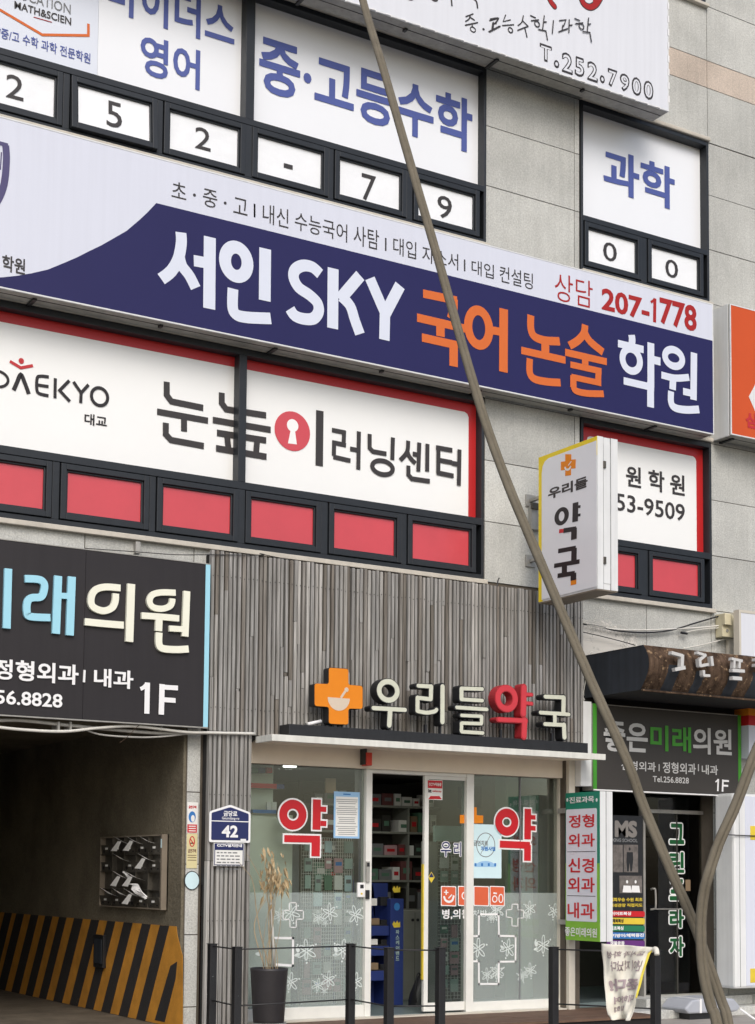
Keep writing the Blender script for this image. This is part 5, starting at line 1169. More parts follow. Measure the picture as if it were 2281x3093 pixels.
glyphs('lettering', PP, 'I', [('p',[(428,258),(538,238)],28), ('p',[(528,240),(526,330)],54), ('p',[(403,350),(562,322)],27), ('p',[(468,345),(467,400)],52), ('p',[(425,412),(532,395)],28), ('p',[(524,395),(524,440)],56)], 22, 'blackink', t, n=.009)
glyphs('lettering', PP, 'I', [('p',[(524,432),(524,468)],56)], 22, 'crossorange', t, n=.0095, cap=None)
p = at('I', 250, 15); t = thing('wall_box', 'small grey junction box on the wall left of the projecting sign', 'box', tuple(p))
G().box(p.x-.03, p.x+.1, -.06, -.0055, at('F',240,1630).z-.18, at('F',240,1590).z).build('case', 'alu', t, bevel=.004); G().box(p.x-.04, p.x+.05, -.09, -.06, p.z+.02, p.z+.08).build('clamp', 'steel', t)
for k, u, v, lab in (('I',52,425,'short black hook standing on the slat screen under the pier'),):
    b_ = at(k, 30, 487, -.1); o = G().tube([b_, at(k,45,470,-.1), at(k,48,440,-.1), at(k,56,424,-.1)], .007, 6).build('wall_hook', 'wireblack'); single(o, lab, 'hook')

# ------------------------------------------------------------------ projecting green sign
GX = 9.87; PE = WX(GX); yn, yf, gz0, gz1 = -.62, -.075, .705, 2.20
t = thing('clinic_projecting_sign', 'green lightbox sign with red clinic department letters on its pale panel', 'sign', (GX, -.3, gz0))
G().box(GX, GX+.16, yn+.006, yf, gz0, gz1).build('sign_case', 'whitebox', t, bevel=.003)
zc = PE.hit('L', 570, 1012)[1]; zd = PE.hit('L',570,310)[1]
G().rect(PE, -yf, -yn, zc, gz1, 0, .005).build('teal_face', 'teal', t); G().rect(PE, -yf, -yn, gz0, zc, 0, .005).build('lime_face', 'lime', t)
gm = PE.hit('L', 570, 650)[1]
a0, a1 = PE.hit('L',477,700)[0], PE.hit('L',668,700)[0]
g = G(); g.rect(PE, -yf, a0, zc, gm, .005, .006); g.rect(PE, a1, -yn, zc, gm, .005, .006); g.build('side_strip', 'lime', t)
g = G(); g.prism(PE, roundpoly([(a0,zc),(a1,zc),(a1,zd),(a0,zd)], .02), .005, .0075); g.build('pale_panel', 'lightpanel', t)
for body, p0, p1, mt_, bo in (('진료과목',(498,277),(652,228),'whiteacr',.02), ('정형',(494,430),(653,342),'stickred',.02), ('외과',(491,548),(656,462),'stickred',.02), ('신경',(491,708),(651,616),'stickred',.02), ('외과',(489,828),(656,738),'stickred',.02), ('내과',(487,990),(653,897),'stickred',.02), ('좋은미래의원',(471,1102),(670,1056),'whiteacr',.02)):
    text(body, PE, 'L', p0, 'L', p1, mt_, t, bo, n=.009)
g = G()
for v in (577, 853): 
    z = PE.hit('L', 570, v)[1]; g.rect(PE, a0+.02, a1-.02, z-.003, z+.003, .0075, .009)
g.build('dividing_line', 'ink', t)
g = G()
for u in (484, 667): disc(g, PE, PE.hit('L',u,255), .012, .018, .005, .009, 12)
g.build('dot_print', 'whiteacr', t)
g = G(); g.box(GX+.078, GX+.082, yn+.003, yn+.0075, gz0, gz1); g.build('edge_groove', 'greyprint', t); g = G(); g.box(GX+.002, GX+.074, yn, yn+.006, gz0, gz1); g.box(GX+.086, GX+.16, yn, yn+.006, gz0, gz1); g.build('edge_panel', 'whitebox', t)
g = G(); g.box(GX+.03, GX+.08, yf, GY-.05, gz1-.2, gz1-.15); g.box(GX+.03, GX+.08, yf, GY-.05, gz0+.15, gz0+.2); g.build('wall_bracket', 'alu', t)

# ------------------------------------------------------------------ rusty curved canopy with white letters
RX0, RX1, RYF = 10.16, 13.6, -1.0
t = thing('rusty_canopy', 'rust streaked curved metal canopy over the building entrance', 'canopy', (11.5, -.5, 3.2))
def prof(n=12):
    z0_, z1_ = 3.21, 3.655; P = []
    for i in range(n+1):
        f = i/n; z = z1_+(z0_-z1_)*f; P.append((RYF+.10-.13*math.sin(math.pi*min(1, .12+f*.88))-.0, z))
    return P
pr_ = prof(); Pcs = WX(RX0)
g = G(); V = []; F = []
for x in (RX0, RX1): V += [(x, y, z) for y, z in pr_]
k = len(pr_); F = [(i, i+k, i+1+k, i+1) for i in range(k-1)]
o = build('curved_front', V, [f[::-1] for f in F], 'rust', t, smooth=True)
for x in (RX0, RX1):
    G().prism(WX(x), [(-y, z) for y, z in pr_]+[(.02, 3.21), (.02, 3.655)], -.003, .0).build('side_panel', 'darkmetal', t)
G().box(RX0, RX1, RYF+.09, -.02, 3.645, 3.655).build('top_sheet', 'darkmetal', t)
G().box(RX0+.005, RX1, RYF+.09, .3, 3.215, 3.235).build('soffit', 'underside', t)
g = G(); g.box(RX0, RX1, RYF+.06, RYF+.085, 3.195, 3.212); g.build('lower_trim', 'rust', t)
for u0, u1, f0 in ((1115,1185,.42),(1290,1345,.5),(1495,1560,.45),(1640,1720,.4)):
    xa_, xb_ = at('I', u0, 1050, RYF-.03).x, at('I', u1, 1050, RYF-.03).x; V = []
    for i in range(8):
        f = f0+(1-f0)*i/7; z = 3.655+(3.21-3.655)*f; y = RYF+.10-.13*math.sin(math.pi*min(1, .12+f*.88))-.002; V += [(xa_+random.uniform(-.008,.008)-.02*f, y, z), (xb_+random.uniform(-.008,.008)-.02*f, y, z)]
    build('bare_streak', V, [(2*i, 2*i+2, 2*i+3, 2*i+1) for i in range(7)], 'darkmetal', t)
# letters on the curved front
LTR = thing('entrance_lettering', 'small white block letters 그린프라 on the rusty canopy', 'sign', (11, RYF-.06, 3.4))
PR_ = WY(RYF-.10)
def rl(items, w, k='I'): return glyphs('letter', PR_, k, items, w, 'greyacr', LTR, n=.03, thick=.05)
rl([('p',[(1120,893),(1190,912)],20), ('p',[(1188,905),(1185,985)],24), ('p',[(1142,998),(1205,985)],22)], 20)
rl([('p',[(1280,892),(1335,910)],17), ('p',[(1335,905),(1300,935)],18), ('p',[(1295,930),(1300,980)],20), ('p',[(1298,976),(1350,965)],18), ('p',[(1368,915),(1375,975)],20)], 18)
rl([('p',[(1320,1002),(1322,1035)],18), ('p',[(1318,1034),(1360,1036)],16)], 16)
rl([('p',[(1495,930),(1562,945)],17), ('p',[(1512,935),(1510,990)],17), ('p',[(1545,942),(1542,990)],17), ('p',[(1498,1002),(1575,1008)],19)], 18)
rl([('p',[(1500,1050),(1558,1055)],22)], 18)
rl([('p',[(1640,935),(1690,945)],17), ('p',[(1688,945),(1688,975)],17), ('p',[(1640,970),(1690,980)],17), ('p',[(1720,930),(1722,1010)],20)], 18)

# ------------------------------------------------------------------ dark clinic sign under it
YQ = -.15; PQ2 = WY(YQ); t = thing('small_clinic_sign', 'dark clinic sign with green side strips below the rusty canopy', 'sign', (11.2, YQ, 2.24))
xg0, xg1 = 10.168, 12.25; z0_, z1_ = 2.242, 3.142
G().box(xg0, xg1, YQ+.01, .03, z0_, z1_).build('sign_case', 'alu', t); G().box(xg0+.045, xg1-.045, YQ, YQ+.01, z0_+.012, z1_-.01).build('sign_face', 'clinic2', t)
for a in (xg0, xg1-.045): G().box(a, a+.045, YQ-.002, YQ+.01, z0_, z1_).build('green_edge', 'greenacr', t)
G().box(xg0, xg1, YQ-.003, YQ+.01, z0_-.004, z0_+.01).build('bottom_rim', 'whiteacr', t); G().box(xg0+.05, xg1-.05, YQ-.003, YQ+.01, z1_-.008, z1_).build('top_rim', 'alu', t)
for body, p0, p1, mt_, bo, k in (('좋은',(705,1503),(980,1335),'greyacr',.026,'I'), ('미래',(996,1500),(1250,1358),'greenacr',.026,'I'), ('의원',(1262,1520),(1503,1372),'greyacr',.026,'I'),
     ('신경외과',(815,68),(1030,20),'greyacr',.015,'L'), ('정형외과',(1074,86),(1280,28),'greyacr',.015,'L'), ('내과',(1317,94),(1418,40),'greyacr',.015,'L'), ('Tel.256.8828',(1012,142),(1236,116),'greyacr',.01,'L')):
    text(body, PQ2, k, p0, k, p1, mt_, t, bo, n=.006)
glyphs('lettering', PQ2, 'L', [('p',[(1420,124),(1417,200)],13), ('s',[(1402,142),(1410,137),(1419,126)],9), ('p',[(1449,128),(1446,203)],14), ('p',[(1445,135),(1486,137)],12), ('p',[(1450,165),(1481,167)],12)], 12, 'whiteacr', t, n=.006)
g = G()
for u in (1052, 1297): ribbon(g, PQ2, [PQ2.hit('L',u,32), PQ2.hit('L',u,75)], .01, 0, .006)
g.build('lettering', 'greyacr', t)
G().box(xg0, 12.4, -.03, -.007, 3.142, 3.215).build('dark_backing', 'underside', t)  # dark strip added as shade between the canopy soffit and the sign
o = G().box(10.02, 10.163, YQ+.02, .0, 2.28, 3.16).build('white_case', 'whitebox', bevel=.004); single(o, 'plain white metal box between the canopy end and the dark clinic sign', 'box')
o = G().box(9.94, 10.02, -.04, .02, -.1, 3.3).build('drain_pipe', 'beige', bevel=.01); single(o, 'cream boxed pipe at the right end of the pharmacy', 'pipe')

# ------------------------------------------------------------------ entrance to the right: doors, posters, pillar
EY = .22; PDR = WY(EY); EN = thing('building_entrance', 'dark glass entrance door with a steel frame under the clinic sign', 'entrance', (11.3, EY, 0))
ex0, ex1 = 10.14, 12.42
xm = PDR.hit('L', 955, 800)[0]; xr2 = PDR.hit('L', 1385, 800)[0]; print('door x', xm, xr2)
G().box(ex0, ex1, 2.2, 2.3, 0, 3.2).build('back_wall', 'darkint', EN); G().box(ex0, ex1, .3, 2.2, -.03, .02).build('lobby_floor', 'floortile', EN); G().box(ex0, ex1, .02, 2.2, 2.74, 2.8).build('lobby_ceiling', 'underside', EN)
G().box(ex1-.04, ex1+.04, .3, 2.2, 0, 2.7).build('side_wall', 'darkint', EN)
g = G(); g.frame(WY(EY), xm-.03, xr2, .02, 2.74, (.03,.035,.06,.05), -.04, .04); zt2 = PDR.hit('L',1150,330)[1]; g.rect(WY(EY), xm, xr2-.035, zt2-.02, zt2+.02, -.04, .038); g.build('door_frame', 'alu', EN, bevel=.003)
G().box(xm, xr2-.035, EY-.004, EY+.004, .08, zt2-.02).build('door_pane', 'glassdark', EN); G().box(xm, xr2-.035, EY-.004, EY+.004, zt2+.02, 2.7).build('transom_pane', 'glassdark', EN)
xj = PDR.hit('L', 1165, 1350)[0]; G().box(xj-.01, xj+.01, EY-.012, EY+.012, .08, zt2-.02).build('door_edge', 'darkint', EN)
# green vertical letters
for c, v0, v1 in (('그',390,538), ('린',567,718), ('프',735,890), ('라',925,1062), ('자',1092,1240)):
    kw = 6
    text(c, PDR, 'L', (1108,v1-2), 'L', (1212,v0+6), 'whiteacr', EN, .09, n=.008, name='sticker_outline'); text(c, PDR, 'L', (1115,v1-9), 'L', (1205,v0+13), 'doorgreen', EN, .045, n=.0105, name='sticker_letter')
# handle
hp = [at('L',1003,812,EY-.03), at('L',1018,808,EY-.07), at('L',1030,820,EY-.08), at('L',1032,920,EY-.08), at('L',1020,935,EY-.06), at('L',1000,938,EY-.03)]
G().tube(smoothpath(hp, 4), .011, 8).build('door_handle', 'alu', EN, smooth=True)
G().tube([at('L',1020,935,EY-.05), at('L',1255,935,EY-.05)], .006, 6).build('door_bar', 'alu', EN); g = G(); p = at('L',1258,935,EY-.05); g.lathe((p.x,p.y,p.z-.012), [(.004,0),(.013,.006),(.013,.018),(.004,.024)], 12); g.build('bar_end', 'alu', EN, smooth=True)
o, _, _ = poster('memo_note', 'small yellowed note on the entrance door glass', 'L', 1218, 822, 1248, 752, 'cardboard', None, 'note', Y=EY-.005)
# gym poster board
t, pl, q = poster('gym_poster', 'tall black gym poster board with coloured bars left of the entrance door', 'L', 720, 1300, 950, 355, 'black', None, 'poster', Y=.12)
text('MS', pl, 'L', (775,487), 'L', (915,385), 'dimgrey', t, .06, n=.004); text('BOXING SCHOOL', pl, 'L', (725,515), 'L', (917,497), 'greyprint', t, .04, n=.004)
for (u0,v0,u1,v1) in ((765,705,825,535), (832,705,920,535), (805,835,945,728)):
    f = G().rect(pl, *prect(pl,'L',u0,v0,u1,v1), .002, .004).build('photo_print', 'pink', t)
g = G(); c = pl.hit('L',868,560); disc(g, pl, c, .013, .018, .004, .005, 12); g.prism(pl, [pl.hit('L',*p) for p in ((850,580),(888,580),(890,630),(882,700),(872,700),(868,640),(862,700),(852,700),(848,630))], .004, .005); g.build('boxer_figure', 'black', t)
g = G(); 
for u in (852, 905): c = pl.hit('L',u,765); disc(g, pl, c, .014, .018, .004, .005, 12); g.prism(pl, [pl.hit('L',*p) for p in ((u-28,830),(u+28,832),(u+22,790),(u-22,788))], .004, .005)
g.build('boxer_figure', 'whiteacr', t)
text('대회우승 수원 최초', pl, 'L', (745,888), 'L', (948,864), 'yellowbox', t, .03, n=.004); text('여성관장 직접지도', pl, 'L', (745,922), 'L', (948,900), 'yellowbox', t, .03, n=.004)
for body, v0, v1, mt_, ink in (('다이어트복싱',945,980,'stickred','whiteacr'), ('생활체육복싱',988,1027,'yellowbox','blackink'), ('기초복싱',1035,1072,'greenbar','whiteacr'), ('자기방어/체력증진',1080,1118,'bluebar','whiteacr'), ('생활운동',1128,1165,'purple','whiteacr')):
    P_ = [pl.hit('L',*p) for p in ((725,v1),(962,v1+4),(962,v0+4),(725,v0))]; G().prism(pl, roundpoly(P_, .02), .004, .006).build('coloured_bar', mt_, t)
    wl = {'기초복싱':(745,828), '생활운동':(745,835)}.get(body, (725,828 if '체육' in body else 875 if '다이' in body else 955)); text(body, pl, 'L', (wl[0],v1-5), 'L', (wl[1],v0+6), ink, t, .04, n=.008)
# right hand stone pillar
def stone_pillar():
    x0, x1 = at('L',1400,800,.0).x, at('L',1520,800,0).x; t = thing('stone_pillar', 'grey granite clad pillar right of the entrance door', 'pillar', (x0, 0, 0)); print('pillar', x0, x1)
    zz = [-.1]+sorted(at('L',1450,v,0).z for v in (338, 690, 1060, 1420))+[3.2]
    G().box(x0+.01, x1+.2, .02, .5, -.1, 3.2).build('core', 'joint', t)
    xm_ = at('L',1480,800,0).x
    for a, b in zip(zz[:-1], zz[1:]):
        for c, d in ((x0, xm_), (xm_, x1+.2)): G().box(c+.004, d-.004, 0, .02, a+.004, b-.004).build('stone_block', 'stone', t)
stone_pillar()
# right hand white lightbox
t = thing('white_lightbox', 'tall white lightbox at the right edge with yellow tape patches', 'sign', (11.95, -.4, .15))
wx0 = at('L',1522,800,-.4).x; wx1 = at('L',1592,800,-.4).x; wz0, wz1 = .165, 2.26
G().box(wx0, wx0+.9, -.4, -.1, wz0, wz1).build('case', 'whitebox', t, bevel=.03)
G().box(wx1, wx0+.9-.02, -.405, -.4, wz0+.03, wz1-.03).build('face', 'signwhite', t)
g = G(); xs3 = at('L',1556,800,-.4).x; g.box(xs3-.003, xs3+.003, -.402, -.399, wz0+.02, wz1-.02); g.build('groove', 'greyprint', t)
for v in (460, 1350): p = at('L',1645,v,-.41); G().box(p.x-.05, p.x+.10, -.409, -.405, p.z-.075, p.z+.075).build('yellow_tape', 'yellowbox', t)
o = G().tube([at('L',1440,470,-.42), at('L',1680,480,-.42)], .006, 6).build('tie_wire', 'wireblack'); single(o, 'thin black tie across the tall white lightbox', 'wire')
# striped sign fragment above it and pale panel above the canopy
t = thing('striped_shop_sign', 'sign with orange, red and pale stripes cut by the right edge', 'sign', (12.35, -.25, 2.4))
for v0, v1, mt_ in ((1195,1235,'orangesign'), (1235,1278,'crossorange'), (1278,1340,'stickred'), (1340,1540,'signwhite')):
    a, z1_ = WY(-.25).hit('I',1578,v0); _, z0_ = WY(-.25).hit('I',1578,v1); G().box(12.27, 13.6, -.25, -.02, z0_+.0005, z1_-.0005).build('stripe_panel', mt_, t)
p0 = at('I',1562,640,-.3); p1 = at('I',1562,905,-.3)
t = thing('pale_banner', 'pale laced banner panel at the right edge above the rusty canopy', 'banner', (p0.x, -.3, p1.z))
G().box(p0.x, p0.x+1.5, -.3, -.24, p1.z, p0.z).build('banner_cloth', 'topsign', t); g = G(); g.box(p0.x-.03, p0.x+1.5, -.305, -.22, p0.z, p0.z+.03); g.box(p0.x-.03, p0.x, -.305, -.22, p1.z, p0.z); g.build('banner_frame', 'beige', t)
# electrical box and wires
p0 = at('I',1450,790,-.12); p1 = at('I',1520,655,-.12); t = thing('electrical_box', 'cream plastic electrical box on the wall above the rusty canopy', 'box', (p0.x, -.12, p0.z))
G().box(p0.x, p1.x, -.12, -.005, p0.z, p1.z).build('case', 'creambox', t, bevel=.006); G().box(p0.x-.005, p0.x+.10, -.165, -.12, p1.z-.13, p1.z).build('meter_cover', 'creambox', t, bevel=.008)
G().box(p1.x+.01, p1.x+.09, -.12, -.005, p0.z+.0, p1.z+.03).build('side_case', 'beige', t, bevel=.004); G().box(p1.x-.02, p1.x+.12, -.06, -.005, 3.655, p0.z).build('riser_duct', 'beige', t, bevel=.004)
g = G()
for z in (p0.z+.03, p1.z-.04): g.box(p1.x+.02, p1.x+.06, -.14, -.12, z-.012, z+.012)
g.build('hinge', 'alu', t); g = G(); disc(g, WY(-.12), ((p0.x+p1.x)/2-.02, p0.z+.07), .018, .018, 0, .006, 12); g.build('knob', 'alu', t)
for mt_, r, pts, lab in (('wireblack', .009, [(580,712),(680,728),(800,755),(980,765),(1130,750),(1300,700),(1455,655)], 'thick black cable sagging from the slat screen to the electrical box'),
    ('wirewhite', .009, [(600,715),(750,742),(900,750),(1100,745),(1300,735),(1450,720)], 'upper white cable running to the electrical box'),
    ('wirewhite', .006, [(1210,768),(1260,755),(1350,742),(1450,735)], 'short white cable end clipped left of the electrical box'),
    ('wireblack', .005, [(578,762),(700,790),(800,815),(905,845)], 'thin black line from the slats down to the rusty canopy'),
    ('wirewhite', .007, [(1205,865),(1330,840),(1450,810),(1550,785),(1660,690)], 'white cable climbing right over the rusty canopy'),
    ('wirewhite', .005, [(640,885),(618,900),(606,1000),(590,1090),(578,1160),(590,1185)], 'thin white wire hanging down the end of the rusty canopy')):
    Y = -.05 if lab[0] != 't' or 'thick' in lab else -.06
    if 'hanging down' in lab: Y = -.03
    o = G().tube(smoothpath([at('I',u,v,Y) for u, v in pts], 6), r, 7).build('cable', mt_, smooth=True); single(o, lab, 'cable')
o = G().tube([at('I',1190,766,-.06), at('I',1228,772,-.06)], .014, 6).build('cable_clip', 'wireblack'); single(o, 'black taped cable joint on the wall left of the electrical box', 'cable joint')
def bloom():
    M_ = bpy.data.materials.new('lime_bloom'); M_.use_nodes = True; n = M_.node_tree; b = n.nodes['Principled BSDF']; L = n.links; b.inputs['Base Color'].default_value = (*lin((222,219,212)), 1); b.inputs['Roughness'].default_value = .95
    g = n.nodes.new('ShaderNodeNewGeometry'); nz = n.nodes.new('ShaderNodeTexNoise'); nz.inputs['Scale'].default_value = 9; nz.inputs['Detail'].default_value = 9; nz.inputs['Roughness'].default_value = .75; L.new(g.outputs['Position'], nz.inputs['Vector'])
    sx = n.nodes.new('ShaderNodeSeparateXYZ'); L.new(g.outputs['Position'], sx.inputs[0])
    m1_ = n.nodes.new('ShaderNodeMapRange'); m1_.inputs['From Min'].default_value = 10.5; m1_.inputs['From Max'].default_value = 11.35; m1_.inputs['To Min'].default_value = .12; m1_.inputs['To Max'].default_value = -.2; L.new(sx.outputs['X'], m1_.inputs['Value'])
    m2_ = n.nodes.new('ShaderNodeMapRange'); m2_.inputs['From Min'].default_value = 3.85; m2_.inputs['From Max'].default_value = 4.15; m2_.inputs['To Min'].default_value = .05; m2_.inputs['To Max'].default_value = -.25; L.new(sx.outputs['Z'], m2_.inputs['Value'])
    ad = n.nodes.new('ShaderNodeMath'); L.new(nz.outputs['Fac'], ad.inputs[0]); L.new(m1_.outputs[0], ad.inputs[1]); a2 = n.nodes.new('ShaderNodeMath'); L.new(ad.outputs[0], a2.inputs[0]); L.new(m2_.outputs[0], a2.inputs[1])
    m3 = n.nodes.new('ShaderNodeMapRange'); m3.inputs['From Min'].default_value = .44; m3.inputs['From Max'].default_value = .58; m3.inputs['To Max'].default_value = .75; L.new(a2.outputs[0], m3.inputs['Value']); L.new(m3.outputs[0], b.inputs['Alpha']); return M_
G().rect(WY(-.0045), 10.06, 11.6, 3.5, 4.2, 0, 0).build('lime_bloom', bloom(), B)
# ------------------------------------------------------------------ steps at the entrance
t = thing('entrance_step', 'grey stone step below the entrance door', 'step', (11.3, -.2, -.1))
G().box(10.4, 14, -.35, .2, -.12, -.03).build('lower_step', 'stone', t, bevel=.006); G().box(10.9, 12.42, -.12, .3, -.03, .07).build('upper_step', 'stone', t, bevel=.006)
G().box(12.42, 15, -.2, .0, -.03, .08).build('plinth', 'stone', t, bevel=.006)
# ------------------------------------------------------------------ railings
RL = []
posts = [(5.626,-.678,'leftmost railing post, before the slatted pillar',0), (5.573,-1.266,'chipped railing post close behind the leftmost one',1), (6.741,-1.091,'',0), (6.674,-1.832,'',1), (7.075,-1.985,'',0), (8.066,-2.213,'',0), (8.522,-2.974,'',1)]
t = thing('left_railing', 'black post and cable railing running past the plant pot and the open door', 'railing', (6.3, -1.2, -.12))
def post(t, x, y, w=.032):
    G().box(x-w, x+w, y-w, y+w, -.12, .75).build('post', 'railing', t, bevel=.004); G().box(x-w-.004, x+w+.004, y-w-.004, y+w+.004, .75, .757).build('post_cap', 'railing', t)
for i in range(5): post(t, posts[i][0], posts[i][1])
def cab(t, a, b, z, r=.0065): G().tube([(a[0], a[1], z), (b[0], b[1], z)], r, 7).build('rail_cable', 'wireblack', t, smooth=True)
for z in (.735, .28):
    for a, b in ((0,1),(1,2),(2,3),(3,4)): cab(t, posts[a], posts[b], z)
t2 = thing('right_railing', 'black post and cable railing at the right of the deck, holding a limp banner', 'railing', (8.3, -2.5, -.12))
post(t2, *posts[5][:2]); post(t2, *posts[6][:2])
for z in (.735, .28): cab(t2, posts[5], posts[6], z)
# limp banner hung over the right railing
pa, pb_ = Vector((posts[5][0], posts[5][1], .74)), Vector((posts[6][0], posts[6][1], .74))
PN = Plane((pa.x, pa.y-.03, 0), ((pb_-pa).xy.to_3d()), (0,0,1))
t = thing('limp_banner', 'crumpled cream banner showing its reverse print, hung over the right railing', 'banner', tuple(PN.pt(.3,.2,.1)))
Lp = [PN.hit('L',*p) for p in ((703,1148),(710,1230),(718,1330),(730,1430),(742,1510),(748,1590),(768,1622))]
Rp = [PN.hit('L',*p) for p in ((1050,1175),(995,1210),(968,1330),(950,1410),(934,1480),(914,1550),(895,1625))]
NU, NV = 26, 36; V = []
def fold(s_, f): return .04+.03*math.sin(s_*5.5+f*3.2+math.sin(f*4))*(.3+f)+.016*math.sin(s_*12-f*7)+.008*math.sin(f*19+s_*8)+.006*math.sin(s_*27+f*13)
def lerp_poly(P, f):
    q = f*(len(P)-1); i = min(int(q), len(P)-2); r_ = q-i; return (P[i][0]*(1-r_)+P[i+1][0]*r_, P[i][1]*(1-r_)+P[i+1][1]*r_)
for j in range(NV+1):
    f = j/NV; l, r_ = lerp_poly(Lp, f), lerp_poly(Rp, f)
    for i in range(NU+1):
        s_ = i/NU; a = l[0]+(r_[0]-l[0])*s_; b = l[1]+(r_[1]-l[1])*s_
        n_ = fold(s_, f)
        if f > .9: n_ += (f-.9)*.3*math.sin(s_*9)
        V.append(PN.pt(a, b, n_))
F = [(j*(NU+1)+i, (j+1)*(NU+1)+i, (j+1)*(NU+1)+i+1, j*(NU+1)+i+1) for j in range(NV) for i in range(NU)]
o = build('cloth', V, F, 'cloth', t, smooth=True); md = o.modifiers.new('thick', 'SOLIDIFY'); md.thickness = .004; md.offset = -1
def ptn(s_, f, lift=.006):
    l, r_ = lerp_poly(Lp, f), lerp_poly(Rp, f); a = l[0]+(r_[0]-l[0])*s_; b = l[1]+(r_[1]-l[1])*s_
    n_ = fold(s_, f); return PN.pt(a, b, n_+lift)
# show-through lettering follows the folds
for body, s0, s1, f0, f1, bo in (('도시과 화성', .12, .9, .10, .19, .02), ('년이 지났다', .2, .92, .22, .32, .02), ('준다!', .1, .95, .40, .55, .05), ('대하여', .2, .9, .62, .72, .03), ('집회', .2, .6, .76, .83, .02)):
    o = text(body, WY(0), 'P', (0,100), 'P', (100,0), 'clothprint', t, bo, n=0, mirror=False)
    xs = [v.co.x for v in o.data.vertices]; zs_ = [v.co.z for v in o.data.vertices]; mx0, mx1, mz0_, mz1_ = min(xs), max(xs), min(zs_), max(zs_); bb = base(o)
    bm = bmesh.new(); bm.from_mesh(o.data); bmesh.ops.triangulate(bm, faces=bm.faces[:]); bmesh.ops.subdivide_edges(bm, edges=bm.edges[:], cuts=2, use_grid_fill=True)
    for v in bm.verts:
        s_ = 1-(v.co.x-mx0)/(mx1-mx0); tt = (v.co.z-mz0_)/(mz1_-mz0_); v.co = ptn(s0+(s1-s0)*s_, f1+(f0-f1)*tt)-bb
    bmesh.ops.reverse_faces(bm, faces=bm.faces[:]); bm.to_mesh(o.data); bm.free()
V = []; F = []
for j in range(20): 
    f = .06+.62*j/19
    V += [ptn(.97, f, .004), ptn(1.03, f, .006)]
F = [(2*j, 2*j+2, 2*j+3, 2*j+1) for j in range(19)]; build('yellow_edge', V, F, 'clothyellow', t)
o = G().tube(smoothpath([PN.pt(PN.hit('L',1010,1160)[0], .75, .0), PN.pt(PN.hit('L',1040,1155)[0], .765, .03), PN.pt(PN.hit('L',1052,1180)[0], .72, .05)], 4), .022, 8).build('knot', 'cloth', t, smooth=True)

# ------------------------------------------------------------------ pot with the dried plant
yp = -.32; pb0 = at('K', 152, 1300, yp); rt_ = (at('K',268,1300,yp).x-at('K',38,1300,yp).x)/2*.92; zt_ = at('K',152,1302,yp).z; zb_ = -.008
t = thing('plant_pot', 'tall dark tapered pot with a dried up plant by the slatted pillar', 'plant', (pb0.x, yp, zb_))
rb = rt_*.80; H = zt_-zb_; print('pot', rt_, H)
G().lathe((pb0.x, yp, zb_+.04), [(rb,0),(rb*1.03,.03),(rt_*.985,H-.07),(rt_,H-.06),(rt_,H-.04),(rt_*.93,H-.04),(rt_*.91,H-.09)], 32).build('pot', 'pot', t, smooth=True)
G().lathe((pb0.x, yp, zb_), [(rb*1.1,0),(rb*1.18,.035),(rb*1.16,.045),(rb,.04)], 28).build('saucer', 'alu', t, smooth=True)
G().lathe((pb0.x, yp, zb_+H-.06), [(rt_*.9,0),(rt_*.5,.012),(.01,.02)], 20).build('soil', 'soil', t)
random.seed(11)
heads = [(-.15,.93),(-.09,1.0),(-.02,1.02),(.02,.9),(.03,1.05),(-.05,.85),(-.12,.8),(.04,.95)]
zsoil = zb_+H-.05
for i in range(11):
    hx, hz = random.choice(heads); hz += random.uniform(-.1,.05); b0_ = Vector((pb0.x+random.uniform(-.06,.07), yp+random.uniform(-.05,.05), zsoil))
    tip = Vector((pb0.x-.02+hx*.6+random.uniform(-.05,.05), yp-.1+random.uniform(-.08,.08), zsoil+hz))
    mid = (b0_+tip)/2+Vector((random.uniform(-.05,.05), random.uniform(-.04,.04), 0))
    pth = smoothpath([b0_, b0_+Vector((random.uniform(-.02,.02),0,.18)), mid, tip], 5); G().tube(pth, [.0042*(1-.6*q/len(pth)) for q in range(len(pth))], 6).build('stem', 'drystem', t, smooth=True)
    if i < 10:
        g = G()
        for _ in range(11):
            p = tip+Vector((random.gauss(0,.045), random.gauss(0,.045), random.gauss(-.07,.09))); L_ = random.uniform(.05,.13); a = random.uniform(0,6.28)
            d = Vector((math.cos(a)*.45, math.sin(a)*.45, -1)).normalized(); e = d.cross(Vector((math.sin(a*3),math.cos(a*2),.3))).normalized()*L_*.13; c_ = d.cross(e).normalized()*L_*.12
            g.add([p, p+d*L_*.4+e+c_, p+d*L_, p+d*L_*.4-e, p+d*L_*.45-c_*.6], [(0,1,4),(1,2,4),(2,3,4),(3,0,4)])
        g.build('leaf_cluster', 'dry', t)
# the two long fronds arching to the left over the address plate
for pts in ([(150,1290),(100,1100),(70,930),(60,820),(40,740),(10,700),(-40,640)], [(160,1290),(150,1100),(145,900),(110,770),(70,690),(30,620),(10,590)], [(120,1290),(60,1080),(80,960),(140,860),(150,790),(120,735)]):
    P_ = smoothpath([at('K',u,v,yp-.05) for u, v in pts], 5); G().tube(P_, [.006*(1-.7*q/len(P_)) for q in range(len(P_))], 6).build('stem', 'drystem', t, smooth=True)
o = G().tube([at('K',183,1295,yp-.02), at('K',160,780,yp-.02)], .011, 8).build('support_stick', 'shopwhite', t, smooth=True)

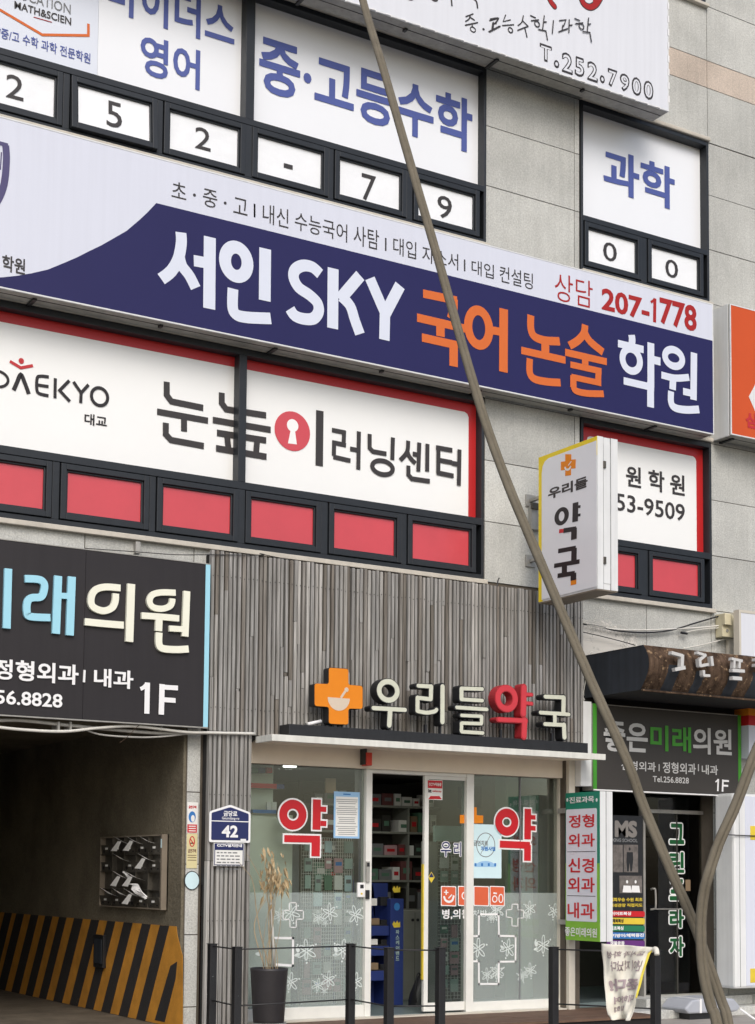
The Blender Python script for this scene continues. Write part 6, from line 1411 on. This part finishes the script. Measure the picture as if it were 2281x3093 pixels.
# grey plastic cover lying by the pillar
yq = -.55; a = at('L',1215,1565,yq); b = at('L',1565,1590,yq); zt_ = at('L',1300,1492,yq).z
t = thing('grey_plastic_cover', 'grey plastic cover lying on the ground by the granite pillar', 'cover', tuple(a)); x0, x1 = a.x, b.x; z0 = at('L',1240,1590,yq).z; print('cover', x0, x1, z0, zt_)
V = [(x0,yq,z0+.05),(x0+.05,yq-.02,z0),(x1-.05,yq-.02,z0-.0),(x1,yq,z0+.05),(x1-.1,yq+.02,zt_-.02),(x0+.45,yq+.03,zt_),(x0+.1,yq+.02,zt_-.015)]
g = G(); P_ = [(v[0], v[2]) for v in V]; g.prism(WY(yq), P_, -.38, 0); g.build('shell', 'plastic', t, bevel=.02); G().box(x0+.2, x0+.225, yq-.008, yq+.38, z0+.005, zt_-.004).build('strap', 'whiteacr', t)
G().box(x0+.1, x1-.1, yq+.04, yq+.34, -.12, z0).build('foot', 'black', t)
o = G().tube([at('L',1560,1560,yq-.1), at('L',1660,1630,yq-.25)], .012, 7).build('white_pole', 'whiteacr'); single(o, 'thin white pole leaning at the lower right corner', 'pole')

# ------------------------------------------------------------------ bent cables crossing in front
def longcable(label, pts, w, ext=None):
    P_ = [at_depth('P', u, v, d) for u, v, d in pts]
    if ext: P_ += ext(P_)
    P_ = smoothpath(P_, 8); n_ = len(P_)
    t = thing('slanting_cable', label, 'cable', tuple(P_[-1])); g = G()
    rr = [w*(.5+.0*i) for i in range(n_)]
    side = [ (rt*.0) for i in range(n_)]
    def off(s_):
        out = []
        for i, p in enumerate(P_):
            d = (P_[min(i+1,n_-1)]-P_[max(i-1,0)]).normalized(); v = (p-CAM).normalized(); q = d.cross(v).normalized()
            tw = math.sin(i*.035)*.5
            out.append(p+q*w*(.17 if s_ > 0 else .185)*s_+v*w*.22*s_*(.5+tw))
        return out
    r1 = [w*.33*(1+.02*math.sin(i*1.3)) for i in range(n_)]
    G().tube(off(1), r1, 12).build('strand', 'cable', t, smooth=True); G().tube(off(-1), [r*.98 for r in r1], 12).build('strand', 'cable', t, smooth=True)
    return t
def to_ground(P_):
    d = (P_[-1]-P_[-2]).normalized(); d = Vector((d.x*.5, d.y*.5, -abs(d.z))).normalized(); k_ = (P_[-1].z+.30)/-d.z; return [P_[-1]+d*k_*.5, P_[-1]+d*k_]
longcable('long brownish grey cable slanting from the top across all the signs',
    [(1010,-330,11.2),(1096,0,10.6),(1156,200,10.0),(1213,400,9.6),(1317,760,9.1),(1442,1196,8.6),(1525,1438,8.4),(1638,1709,8.2),(1723,1910,8.1),(1793,2073,8.0),(1893,2295,7.9),(1942,2429,7.9),(2023,2622,7.8),(2077,2743,7.8),(2115,2840,7.8),(2178,3019,7.75),(2200,3093,7.7)], .052, to_ground)
longcable('bowed brownish cable curving in from the right edge to meet the long one',
    [(2420,1980,8.0),(2350,2130,7.9),(2281,2278,7.8),(2223,2431,7.7),(2174,2541,7.65),(2141,2640,7.6),(2126,2701,7.6),(2118,2782,7.6),(2120,2883,7.58),(2130,2964,7.56),(2150,3044,7.54),(2166,3093,7.52)], .054, to_ground)
